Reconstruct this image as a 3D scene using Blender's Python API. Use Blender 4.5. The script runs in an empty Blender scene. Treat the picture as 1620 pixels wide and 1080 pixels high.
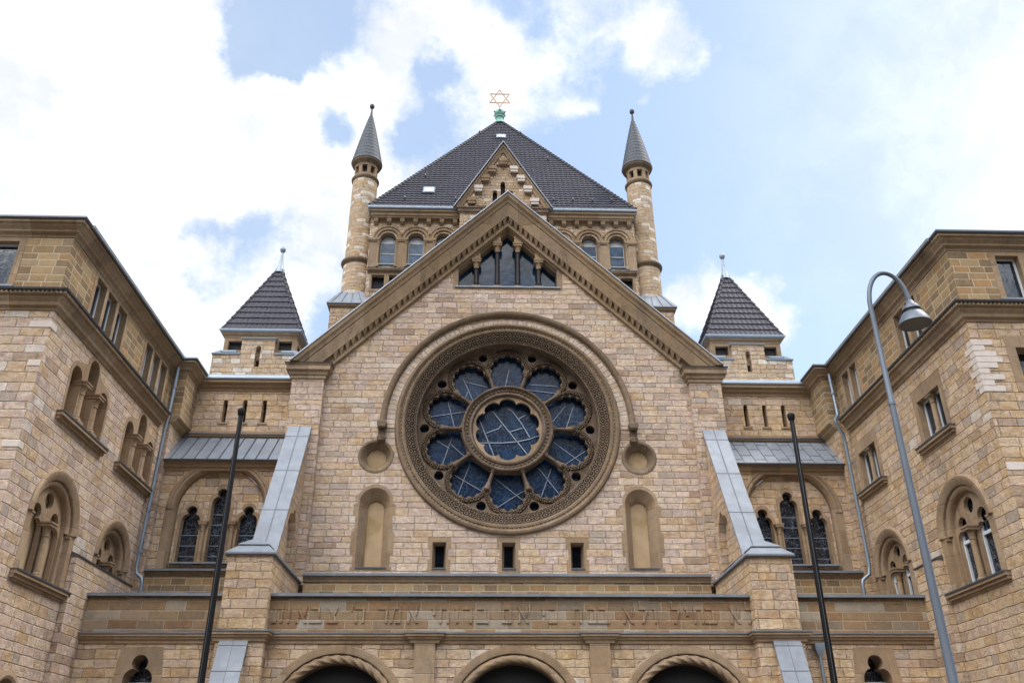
import bpy, math, random
from mathutils import Vector, Matrix
from mathutils.geometry import tessellate_polygon
random.seed(7)
PI = math.pi
S = bpy.context.scene
COL = S.collection

# ------------------------------------------------------------------ camera
YAW, PITCH, ROLL = 0.03505745, 0.47543494, -0.00458457
cam = bpy.data.cameras.new('camera'); cam_o = bpy.data.objects.new('camera', cam); COL.objects.link(cam_o)
cp, sp, cy, sy = math.cos(PITCH), math.sin(PITCH), math.cos(YAW), math.sin(YAW)
fw = Vector((sy*cp, cy*cp, sp)); rt = Vector((cy, -sy, 0)); up = Vector((-sy*sp, -cy*sp, cp))
c_, s_ = math.cos(ROLL), math.sin(ROLL)
r2 = c_*rt + s_*up; u2 = -s_*rt + c_*up
cam_o.matrix_world = Matrix(((r2.x, u2.x, -fw.x, -1.00858), (r2.y, u2.y, -fw.y, -34.0), (r2.z, u2.z, -fw.z, 1.6), (0, 0, 0, 1)))
cam.sensor_width = 36; cam.lens = 1374.0/1620*36; cam.clip_end = 2000; cam.clip_start = .1
S.camera = cam_o

# ------------------------------------------------------------------ sky, sun, exposure
SUN_EL, SUN_AZ = math.radians(56), math.radians(78)      # azimuth from +Y towards +X: high, on the right and a little behind the front
S.view_settings.view_transform = 'Standard'; S.view_settings.look = 'None'
S.view_settings.exposure = 1.32; S.view_settings.gamma = 1
sun = bpy.data.lights.new('sun', 'SUN'); sun.energy = 1.1; sun.angle = math.radians(25); sun.color = (1, .95, .87)
sun_o = bpy.data.objects.new('sun', sun); COL.objects.link(sun_o)
sd = Vector((math.sin(SUN_AZ)*math.cos(SUN_EL), math.cos(SUN_AZ)*math.cos(SUN_EL), math.sin(SUN_EL)))
sun_o.rotation_euler = sd.to_track_quat('Z', 'Y').to_euler(); sun_o.location = sd*80

class NT:
    """small helper for node trees"""
    def __init__(s, tree): s.t = tree; s.n = tree.nodes; s.l = tree.links
    def new(s, typ, **kw):
        n = s.n.new(typ)
        for k, v in kw.items(): setattr(n, k, v)
        return n
    def put(s, sock, v):
        if isinstance(v, (int, float, tuple, list)):
            if isinstance(v, (tuple, list)) and len(v) == 3 and sock.type == 'RGBA': v = (*v, 1)
            sock.default_value = v
        else: s.l.new(v, sock)
    def math(s, op, a, b=None, c=None, clamp=False):
        n = s.new('ShaderNodeMath', operation=op, use_clamp=clamp)
        for i, v in enumerate((a, b, c)):
            if v is not None: s.put(n.inputs[i], v)
        return n.outputs[0]
    def vmath(s, op, a, b=None):
        n = s.new('ShaderNodeVectorMath', operation=op)
        s.put(n.inputs[0], a)
        if b is not None: s.put(n.inputs[1], b)
        return n.outputs['Value'] if op == 'DOT_PRODUCT' else n.outputs[0]
    def mix(s, f, a, b, blend='MIX'):
        n = s.new('ShaderNodeMix', data_type='RGBA', blend_type=blend)
        s.put(n.inputs[0], f); s.put(n.inputs[6], a); s.put(n.inputs[7], b)
        return n.outputs[2]
    def smooth(s, x, a, b, lo=0.0, hi=1.0):
        n = s.new('ShaderNodeMapRange', interpolation_type='SMOOTHSTEP')
        s.put(n.inputs[0], x)
        for i, v in zip((1, 2, 3, 4), (a, b, lo, hi)): n.inputs[i].default_value = v
        return n.outputs[0]
    def noise(s, vec, scale, detail=4, rough=.55, out=0):
        n = s.new('ShaderNodeTexNoise'); s.put(n.inputs['Vector'], vec)
        n.inputs['Scale'].default_value = scale; n.inputs['Detail'].default_value = detail; n.inputs['Roughness'].default_value = rough
        return n.outputs[out]
    def ramp(s, f, stops, interp='LINEAR'):
        n = s.new('ShaderNodeValToRGB'); n.color_ramp.interpolation = interp
        e = n.color_ramp.elements
        while len(e) < len(stops): e.new(1)
        for el, (p, c) in zip(e, stops): el.position = p; el.color = (*c, 1)
        s.put(n.inputs[0], f); return n.outputs[0]
    def comb(s, x, y, z):
        n = s.new('ShaderNodeCombineXYZ')
        for i, v in enumerate((x, y, z)): s.put(n.inputs[i], v)
        return n.outputs[0]
    def sep(s, v):
        n = s.new('ShaderNodeSeparateXYZ'); s.put(n.inputs[0], v); return n.outputs

W = bpy.data.worlds.new('World'); S.world = W; W.use_nodes = True
T = NT(W.node_tree); T.n.clear()
sky = T.new('ShaderNodeTexSky', sky_type='NISHITA', sun_disc=False)
sky.sun_elevation = SUN_EL; sky.sun_rotation = SUN_AZ; sky.air_density = 1.0; sky.dust_density = .5; sky.ozone_density = 1.2
d = T.vmath('NORMALIZE', T.new('ShaderNodeTexCoord').outputs['Generated'])
# clouds: puffs and clear gaps round fixed sky directions, broken up with noise
def sky_dir(px, py):
    return (fw + (px-810)/1374*r2 - (py-540)/1374*u2).normalized()
PUFFS = [(1330, 130, 190, -.28), (1330, 330, 150, -.3), (1480, 60, 120, -.2), (90, 240, 330, .9), (60, 60, 230, .62), (260, 520, 240, .6), (560, 300, 190, .62), (700, 60, 150, .55), (820, 110, 100, .55), (640, 45, 90, .3),
         (1040, 55, 95, .62), (960, 30, 70, .3), (1090, 105, 40, .35), (930, 155, 38, .6), (1015, 163, 20, .4), (1205, 490, 70, .95), (1085, 480, 60, .6), (1250, 520, 40, .4), (360, 270, 130, .55), (470, 160, 110, .55), (260, 40, 90, .4),
         (400, 75, 66, -1.0), (440, 125, 28, -.6), (690, 125, 36, -.85), (690, 180, 25, -.4), (520, 190, 48, -.9), (640, 218, 44, -.85), (380, 390, 66, -.6), (480, 25, 70, -.6), (320, 350, 50, -.35), (235, 415, 46, -.62), (430, 350, 52, -.6), (310, 380, 40, -.5), (195, 35, 40, -.5), (560, 70, 50, -.3), (330, 470, 40, -.4), (110, 20, 50, -.3), (470, 470, 40, .3)]
wob = T.noise(d, 9, 5, .6, out=1)
dw = T.vmath('NORMALIZE', T.vmath('ADD', d, T.vmath('MULTIPLY', T.vmath('SUBTRACT', wob, (.5, .5, .5)), (.10, .10, .10))))
acc = None
for px, py, rad, amp in PUFFS:
    v = sky_dir(px, py); k = 1/(1-math.cos(rad/1374*.85))
    g = T.math('EXPONENT', T.math('MULTIPLY', T.math('SUBTRACT', T.vmath('DOT_PRODUCT', dw, tuple(v)), 1.0), k))
    acc = T.math('MULTIPLY', g, amp) if acc is None else T.math('MULTIPLY_ADD', g, amp, acc)
dz = T.math('MAXIMUM', T.sep(d)[2], .12)
flat = T.vmath('DIVIDE', d, T.comb(dz, dz, dz))
behind = T.smooth(T.vmath('DOT_PRODUCT', d, (-.55, -.84, 0)), -.1, .5)      # unseen cloud behind the viewer, thickened to brighten the front
n1 = T.noise(flat, 2.6, 8, .62); n2 = T.noise(d, 16, 8, .65)
dens = T.math('ADD', acc, T.math('MULTIPLY', behind, .45))
dens = T.math('ADD', dens, T.math('MULTIPLY', T.math('SUBTRACT', n1, .5), .50))
dens = T.math('ADD', dens, T.math('MULTIPLY', T.math('SUBTRACT', n2, .5), 1.45))
cover = T.smooth(dens, .14, .86)
glare = T.math('EXPONENT', T.math('MULTIPLY', T.math('SUBTRACT', T.vmath('DOT_PRODUCT', d, tuple(sky_dir(1800, 170))), 1.0), 32))
glare2 = T.math('EXPONENT', T.math('MULTIPLY', T.math('SUBTRACT', T.vmath('DOT_PRODUCT', d, tuple(sky_dir(60, 230))), 1.0), 26))
cover = T.math('MAXIMUM', cover, T.math('MULTIPLY', T.math('MAXIMUM', glare, T.math('MULTIPLY', glare2, .22)), .86))
fill_gain = T.mix(T.math('MULTIPLY', behind, T.smooth(T.sep(d)[2], .30, .78)), (1, 1, 1), (14.5, 14.0, 13.6))                       # added gain on high unseen clouds behind the viewer, to light the facade
cloud = T.mix(T.smooth(T.noise(dw, 7, 7, .62), .35, .62), (3.65, 3.82, 4.05), (5.3, 5.3, 5.3))
cloud = T.mix(1.0, cloud, fill_gain, 'MULTIPLY')
skyc = T.mix(.34, T.mix(1.0, sky.outputs[0], (.98, 1.0, 1.0), 'MULTIPLY'), (3.5, 4.05, 4.5))                         # thin high veil
allsky = T.mix(cover, skyc, cloud)
trees = T.math('MULTIPLY', T.smooth(T.math('ADD', T.sep(d)[2], T.math('MULTIPLY', T.noise(d, 7, 4), .14)), .34, .50, 1, 0), T.smooth(T.vmath('DOT_PRODUCT', d, (0, -1, 0)), -.2, .15))
allsky = T.mix(trees, allsky, (.16, .20, .10))                              # unseen leafy square across the street, raised and darkened to deepen shade
bg = T.new('ShaderNodeBackground'); T.put(bg.inputs[0], allsky); bg.inputs[1].default_value = 0.1
T.l.new(bg.outputs[0], T.new('ShaderNodeOutputWorld').inputs[0])

# ------------------------------------------------------------------ materials
MATS = {}
def newmat(name):
    m = bpy.data.materials.new(name); m.use_nodes = True
    t = NT(m.node_tree); b = t.n['Principled BSDF']; MATS[name] = m
    return m, t, b
def plan_uv(t):
    """metric u (along the wall) and v (height) from world position and face direction"""
    g = t.new('ShaderNodeNewGeometry'); p = t.sep(g.outputs['Position']); n = t.sep(g.outputs['True Normal'])
    ax = t.math('ABSOLUTE', n[0]); ay = t.math('ABSOLUTE', n[1]); az = t.math('ABSOLUTE', n[2])
    xside = t.math('GREATER_THAN', ax, ay)
    u = t.math('ADD', t.math('MULTIPLY', p[1], xside), t.math('MULTIPLY', p[0], t.math('SUBTRACT', 1.0, xside)))
    v = t.math('ADD', p[2], t.math('MULTIPLY', t.math('MULTIPLY', p[1], t.math('SUBTRACT', 1.0, xside)), t.math('GREATER_THAN', az, .8)))
    return g.outputs['Position'], u, v
def obj_polar(t, axis='Y'):
    p = t.new('ShaderNodeTexCoord').outputs['Object']; q = t.sep(p)
    a, b = (q[0], q[2]) if axis == 'Y' else (q[0], q[1])
    ang = t.math('ARCTAN2', b, a); r = t.math('SQRT', t.math('ADD', t.math('MULTIPLY', a, a), t.math('MULTIPLY', b, b)))
    return p, q, ang, r
def stone(name, pal, h=.27, w=.52, joint=.009, joint_col=(.19, .14, .095), joint_mix=.34, rough_face=.06, white=0.0, white_col=(.75, .68, .6), mode='plan', rnd=.55, mottle=.38, stain=.3, radius=1.0, wrnd=1.0, grain=1.0, bedmix=.72, tint=(1.05, .985, .985)):
    m, t, b = newmat(name)
    if mode == 'plan': pos, u, v = plan_uv(t)
    elif mode == 'cyl':
        pos, q, ang, r = obj_polar(t, 'Z'); u = t.math('MULTIPLY', ang, radius); v = q[2]
    else:                                                # voussoirs: long side along the radius
        pos, q, ang, r = obj_polar(t, 'Y'); v = t.math('MULTIPLY', ang, radius); u = t.math('ADD', r, t.math('MULTIPLY', q[1], .3))
    wn = t.sep(t.noise(pos, 2.3, 3, .6, out=1))
    v = t.math('ADD', v, t.math('MULTIPLY', t.math('SUBTRACT', wn[0], .5), .07*h/.27 if rnd > .3 else .004))
    u = t.math('ADD', u, t.math('MULTIPLY', t.math('SUBTRACT', wn[1], .5), .10 if rnd > .3 else .004))
    def vor(wv, feat, rand):
        n = t.new('ShaderNodeTexVoronoi', voronoi_dimensions='1D', feature=feat); t.put(n.inputs['W'], wv)
        n.inputs['Randomness'].default_value = rand; n.inputs['Scale'].default_value = 1
        return n
    vr = t.math('DIVIDE', v, h)
    row = t.sep(vor(vr, 'F1', rnd).outputs['Color']); dr = vor(vr, 'DISTANCE_TO_EDGE', rnd).outputs['Distance']
    us = t.math('ADD', t.math('DIVIDE', u, w), t.math('MULTIPLY', row[0], 173.0))
    cell = t.sep(vor(us, 'F1', wrnd).outputs['Color']); ds = vor(us, 'DISTANCE_TO_EDGE', wrnd).outputs['Distance']
    er = t.math('MULTIPLY', dr, h); ev = t.math('MULTIPLY', ds, w)
    if rnd > .3: ev = t.math('ADD', ev, joint*.55)          # upright joints are tighter
    e = t.math('MINIMUM', er, ev)
    e = t.math('ADD', e, t.math('MULTIPLY', t.math('SUBTRACT', t.noise(pos, 11, 4, .65), .5), .034))
    jm = t.math('MULTIPLY', t.smooth(e, joint*.2, joint, 1, 0), t.smooth(t.noise(pos, 3.0, 4, .65), .40, .62, .25, 1.6) if rnd > .3 else 1.0)
    n = len(pal)
    base = t.ramp(cell[0], [(i/n, c) for i, c in enumerate(pal)], 'CONSTANT')
    if rnd > .3:                                             # quarry beds: ochre, rust, cream and lilac-grey clouds inside each block
        off = t.vmath('ADD', pos, t.comb(t.math('MULTIPLY', cell[0], 9.0), t.math('MULTIPLY', cell[1], 7.0), 0.0))
        q = t.noise(t.vmath('MULTIPLY', off, (1, 1, 1.8)), 2.6, 9, .72)
        q = t.math('ADD', t.math('MULTIPLY', t.math('SUBTRACT', q, .5), 1.9), t.math('MULTIPLY_ADD', cell[2], .55, .225))
        hue = t.ramp(q, [(.08, (.43, .29, .175)), (.26, (.54, .40, .235)), (.42, (.58, .47, .34)), (.55, (.66, .56, .44)), (.66, (.55, .435, .37)), (.78, (.47, .385, .355)), (.93, (.56, .38, .205))])
        base = t.mix(bedmix, base, t.mix(1.0, hue, tint, 'MULTIPLY'))
    if rnd > .3 and bedmix > .5:
        base = t.mix(t.math('MULTIPLY', t.math('GREATER_THAN', cell[1], .955), .62), base, (.25, .165, .125))
        base = t.mix(t.math('MULTIPLY', t.math('LESS_THAN', cell[1], .05), .55), base, (.40, .35, .31))
    if white > 0:
        base = t.mix(t.math('GREATER_THAN', cell[2], 1-white), base, white_col)
    val = t.math('MULTIPLY_ADD', cell[1], .22, .89)
    mot = t.math('MULTIPLY_ADD', t.math('SUBTRACT', t.noise(pos, 4.2, 8, .74), .5), mottle*3.0, 1.0)
    val = t.math('MULTIPLY', val, mot)
    grn = t.math('MULTIPLY_ADD', t.math('SUBTRACT', t.noise(pos, 42, 4, .7), .5), .5*grain, 1.0)
    val = t.math('MULTIPLY', val, grn)
    base = t.mix(1.0, base, t.comb(val, val, val), 'MULTIPLY')
    warm = t.smooth(t.noise(pos, 3.1, 5, .6), .52, .72)
    base = t.mix(t.math('MULTIPLY', warm, .30), base, (.44, .27, .11))        # iron staining in the sandstone
    soot = t.smooth(t.noise(t.vmath('MULTIPLY', pos, (1, 1, .35)), 1.1, 7, .65), .5, .78)
    base = t.mix(t.math('MULTIPLY', soot, stain), base, (.14, .105, .075))
    runs = t.smooth(t.noise(t.vmath('MULTIPLY', pos, (3.2, 3.2, .22)), 1.0, 6, .7), .52, .74)
    base = t.mix(t.math('MULTIPLY', t.math('MULTIPLY', runs, t.smooth(t.noise(pos, .55, 3, .5), .42, .62)), stain*1.1), base, (.13, .095, .065))   # rain streaks
    base = t.mix(t.math('MULTIPLY', jm, joint_mix), base, joint_col)
    base = t.mix(t.math('MULTIPLY', t.smooth(t.noise(pos, 1.7, 4, .6), .45, .75), .22 if mode == 'plan' and rnd > .3 else 0.0), base, (.47, .37, .34))   # mauve beds
    t.put(b.inputs['Base Color'], base); b.inputs['Roughness'].default_value = .92; b.inputs['Specular IOR Level'].default_value = .2
    hgt = t.math('MULTIPLY', t.smooth(e, 0, joint*2.6), 1.0)
    hgt = t.math('ADD', hgt, t.math('MULTIPLY', t.noise(pos, 7, 6, .7), 1.5))
    hgt = t.math('ADD', hgt, t.math('MULTIPLY', cell[1], .5))
    bp = t.new('ShaderNodeBump'); t.put(bp.inputs['Height'], hgt); bp.inputs['Distance'].default_value = rough_face; bp.inputs['Strength'].default_value = .9
    t.l.new(bp.outputs[0], b.inputs['Normal'])
    return m
RUB = [(.53, .42, .315), (.57, .46, .355), (.52, .40, .285), (.56, .45, .33), (.50, .37, .245), (.56, .455, .365), (.53, .42, .345), (.47, .355, .27), (.55, .43, .285), (.58, .475, .375), (.54, .43, .33), (.50, .395, .325), (.55, .44, .34), (.36, .25, .18), (.60, .44, .25), (.52, .35, .19)]
_m = [sum(c[k] for c in RUB)/len(RUB) for k in range(3)]
RUB = [tuple(_m[k]+(c[k]-_m[k])*.62 for k in range(3)) for c in RUB]
RUBW = [(c[0]*.98, c[1]*.93, c[2]*.82) for c in RUB]
M_rub = stone('rubble_sandstone', RUB, h=.27, w=.70, white=.012, white_col=(.66, .56, .46))
M_rub2 = stone('warm_rubble_sandstone', RUBW, h=.30, w=.66, rough_face=.06, tint=(1.04, .935, .82), white=.01, white_col=(.66, .56, .46))
M_rubL = stone('pale_rubble_sandstone', [(c[0]*1.03, c[1]*1.0, c[2]*.98) for c in RUB], h=.30, w=.68, rough_face=.06, white=.015, white_col=(.66, .57, .49), stain=.2)
M_tower = stone('tower_sandstone', [(.43, .30, .175), (.48, .355, .22), (.39, .27, .155), (.46, .345, .225), (.47, .32, .175)], h=.24, w=.5, white=.13, white_col=(.66, .58, .48), bedmix=.4)
ASH = [(.33, .225, .115), (.26, .175, .095), (.37, .265, .145), (.22, .155, .09), (.30, .22, .135), (.36, .22, .105)]
M_ash = stone('brown_ashlar', ASH, h=.262, w=.56, joint=.022, joint_col=(.52, .43, .32), joint_mix=.85, rough_face=.008, rnd=.25, mottle=.25, stain=.25, wrnd=.6)
M_para = stone('parapet_ashlar', [(.27, .18, .10), (.30, .22, .15), (.32, .265, .20), (.25, .15, .085), (.28, .20, .12), (.23, .16, .10), (.34, .285, .225), (.27, .175, .10), (.24, .185, .13)], h=.29, w=.85, joint=.018, joint_col=(.44, .36, .27), joint_mix=.7, rough_face=.012, rnd=.15, mottle=.3, stain=.25, wrnd=.6)
M_dress = stone('dressed_sandstone', [(.325, .228, .145), (.30, .205, .126), (.355, .256, .168), (.305, .22, .145)], h=.85, w=1.25, joint=.010, joint_col=(.26, .19, .12), joint_mix=.6, rough_face=.008, rnd=.3, mottle=.32, stain=.6)
M_corn = stone('cornice_sandstone', [(.325, .232, .148), (.295, .206, .126), (.36, .265, .175), (.30, .218, .146)], h=50, w=1.3, joint=.010, joint_col=(.22, .16, .1), joint_mix=.6, rough_face=.008, rnd=.0, mottle=.36, stain=.7)
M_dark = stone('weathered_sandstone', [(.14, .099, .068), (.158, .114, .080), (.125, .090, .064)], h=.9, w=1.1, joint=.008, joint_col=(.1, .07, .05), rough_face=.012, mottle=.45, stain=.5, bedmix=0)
M_letter = stone('carved_letter_stone', [(.25, .17, .10), (.28, .21, .145), (.235, .15, .085)], h=50, w=1.9, joint=.004, rough_face=.012, rnd=0, mottle=.3, stain=.3)
M_weath = stone('brown_weathered_sandstone', [(.20, .145, .096), (.18, .128, .084), (.22, .163, .114)], h=50, w=1.1, joint=.008, joint_col=(.12, .085, .05), rough_face=.012, rnd=0, mottle=.4, stain=.55)
M_vous = stone('voussoir_sandstone', [(.50, .42, .34), (.46, .38, .30), (.52, .45, .37), (.44, .35, .25), (.48, .41, .36)], mode='polar', h=.22, w=3, joint=.012, radius=5.0, rough_face=.03, bedmix=.35)
M_cyl = stone('turret_sandstone', [(.42, .30, .17), (.46, .35, .21), (.38, .27, .15), (.44, .34, .23), (.40, .30, .20)], mode='cyl', radius=.8, h=.24, w=.6, white=.17, white_col=(.68, .61, .52), rough_face=.03, bedmix=.4)
M_white = stone('new_white_sandstone', [(.62, .55, .49), (.60, .52, .45)], h=5, w=9, rough_face=.006, mottle=.12, stain=.06, bedmix=0)

def simple(name, col, rough=.6, metal=0., spec=.5, nscale=6, namt=.25, bump=0., bscale=30, col2=None):
    m, t, b = newmat(name)
    pos = t.new('ShaderNodeNewGeometry').outputs['Position']
    f = t.noise(pos, nscale, 6, .65)
    k = t.math('MULTIPLY_ADD', t.math('SUBTRACT', f, .5), namt*2.5, 1.0)
    base = t.mix(1.0, col, t.comb(k, k, k), 'MULTIPLY')
    if col2: base = t.mix(t.smooth(t.noise(pos, nscale*.4, 5, .6), .45, .65), base, col2)
    t.put(b.inputs['Base Color'], base); b.inputs['Roughness'].default_value = rough; b.inputs['Metallic'].default_value = metal; b.inputs['Specular IOR Level'].default_value = spec
    if bump:
        bp = t.new('ShaderNodeBump'); t.put(bp.inputs['Height'], t.noise(pos, bscale, 4, .6)); bp.inputs['Distance'].default_value = bump
        t.l.new(bp.outputs[0], b.inputs['Normal'])
    return m
M_lead = simple('zinc_sheet', (.235, .26, .295), .52, .15, .5, 2.2, .32, .008, 4, (.20, .22, .25))
M_leaddk = simple('dark_lead_edge', (.10, .11, .13), .45, .4, .5, 3, .2)
M_zinclt = simple('pale_zinc_gutter', (.28, .335, .39), .45, .2, .5, 2, .15)
M_seam = simple('sheet_seam', (.14, .15, .17), .5, .4)
M_spire = simple('slate_spire', (.075, .084, .10), .62, 0, .35, 4, .35, .01, 12)
M_copper = simple('green_copper', (.16, .36, .29), .65, .1, .4, 8, .3, .01, 20, (.30, .48, .42))
M_gold = simple('gilded_metal', (.55, .39, .27), .5, .15, .4, 8, .2)
M_black = simple('black_painted_steel', (.006, .006, .007), .45, .0, .25, 4, .2)
M_lamp = simple('grey_blue_steel', (.125, .145, .175), .48, .3, .5, 3, .12)
M_lampin = simple('lamp_reflector', (.07, .07, .065), .35, .3)
M_pipe = simple('zinc_pipe', (.23, .28, .335), .42, .45, .5, 2.5, .18)
M_frame = simple('white_window_frame', (.62, .66, .70), .45, 0, .4, 5, .08)
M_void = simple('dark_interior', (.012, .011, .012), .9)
M_mesh = simple('dark_louvre', (.02, .02, .024), .6, .2, .4, 20, .3, .02, 60)
M_marble = simple('dark_marble', (.022, .018, .018), .5, 0, .25, 5, .4)
M_panel = simple('blind_panel_stone', (.45, .325, .20), .9, 0, .2, 1.6, .2, .004, 30, (.34, .24, .12))
M_pane_blank = simple('pale_blind', (.52, .55, .58), .5, 0, .4, 2, .05)
M_door = simple('dark_door_wood', (.03, .022, .018), .6)
M_tile = None
def tile_mat():
    m, t, b = newmat('roof_tile')
    pos = t.new('ShaderNodeNewGeometry').outputs['Position']
    f = t.noise(pos, 1.2, 6, .65); g = t.noise(pos, 9, 4, .7)
    base = t.ramp(t.math('MULTIPLY_ADD', g, .6, t.math('MULTIPLY', f, .4)), [(.3, (.022, .020, .030)), (.5, (.038, .036, .050)), (.72, (.066, .063, .082))])
    t.put(b.inputs['Base Color'], base); b.inputs['Roughness'].default_value = .62; b.inputs['Specular IOR Level'].default_value = .35
    return m
M_tile = tile_mat()
def glass_mat(name, col, lines=0.0, line_col=(.16, .19, .24), scale=5.0, rough=.12, spec=.5):
    m, t, b = newmat(name)
    pos = t.new('ShaderNodeNewGeometry').outputs['Position']
    f = t.noise(pos, 1.7, 5, .7)
    base = t.mix(t.smooth(f, .38, .66), tuple(c*.35 for c in col), col)
    if lines:
        def web(vec, sc, wd):
            n = t.new('ShaderNodeTexVoronoi', feature='DISTANCE_TO_EDGE'); t.put(n.inputs['Vector'], vec); n.inputs['Scale'].default_value = sc
            return t.smooth(n.outputs['Distance'], wd*.4, wd, 1, 0)
        warp = t.vmath('ADD', pos, t.vmath('MULTIPLY', t.noise(pos, 2.2, 3, .6, out=1), (.5, .5, .5)))
        a = web(t.vmath('MULTIPLY', warp, (2.6, 1, .7)), scale, .028); c = web(t.vmath('MULTIPLY', warp, (.6, 1, 2.3)), scale*.8, .022)
        base = t.mix(t.math('MULTIPLY', t.math('MAXIMUM', a, c), lines), base, line_col)
    t.put(b.inputs['Base Color'], base); b.inputs['Roughness'].default_value = rough; b.inputs['Specular IOR Level'].default_value = spec
    bp = t.new('ShaderNodeBump'); t.put(bp.inputs['Height'], t.noise(pos, 3, 2)); bp.inputs['Distance'].default_value = .004
    t.l.new(bp.outputs[0], b.inputs['Normal'])
    return m
M_rose_glass = glass_mat('blue_stained_glass', (.008, .036, .10), .85, (.075, .105, .15), 2.6, .2, .28)
M_leaded = glass_mat('dark_leaded_glass', (.012, .018, .03), .8, (.15, .17, .21), 3.2, .2, .4)
M_gwin_glass = glass_mat('dark_blue_glass', (.022, .062, .125), 0, rough=.08, spec=.3)
M_tower_glass = glass_mat('tower_blue_glass', (.05, .12, .22), 0, rough=.08, spec=.25)
M_win_glass = glass_mat('window_glass', (.02, .03, .045), 0, rough=.04, spec=.8)
M_slit = glass_mat('dark_slit_glass', (.008, .012, .02), 0, rough=.15, spec=.2)
M_bar = simple('pale_glazing_bar', (.33, .385, .48), .5, 0, .4, 3, .05)
def carved_mat():
    m, t, b = newmat('carved_sandstone')
    pos, q, ang, r = obj_polar(t, 'Y')
    u = t.math('MULTIPLY', ang, 3.6); vv = t.math('MULTIPLY', r, 1.0)
    k = 2*PI/.62
    s1 = t.math('SINE', t.math('MULTIPLY', t.math('ADD', u, vv), k)); s2 = t.math('SINE', t.math('MULTIPLY', t.math('SUBTRACT', u, vv), k))
    lat = t.math('MULTIPLY', s1, s2)
    s3 = t.math('SINE', t.math('MULTIPLY', lat, 7.0))
    nz = t.noise(pos, 11, 5, .7)
    hgt = t.math('ADD', t.math('MULTIPLY', s3, .9), t.math('MULTIPLY', t.math('SUBTRACT', nz, .35), .9))
    base = t.mix(t.smooth(hgt, -.2, 1.2), (.05, .034, .022), (.27, .195, .13))
    base = t.mix(t.smooth(t.noise(pos, 1.3, 5, .6), .45, .7), base, (.12, .085, .055))
    t.put(b.inputs['Base Color'], base); b.inputs['Roughness'].default_value = .9; b.inputs['Specular IOR Level'].default_value = .2
    bp = t.new('ShaderNodeBump'); t.put(bp.inputs['Height'], hgt); bp.inputs['Distance'].default_value = .05; t.l.new(bp.outputs[0], b.inputs['Normal'])
    return m
M_carve = carved_mat()

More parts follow.
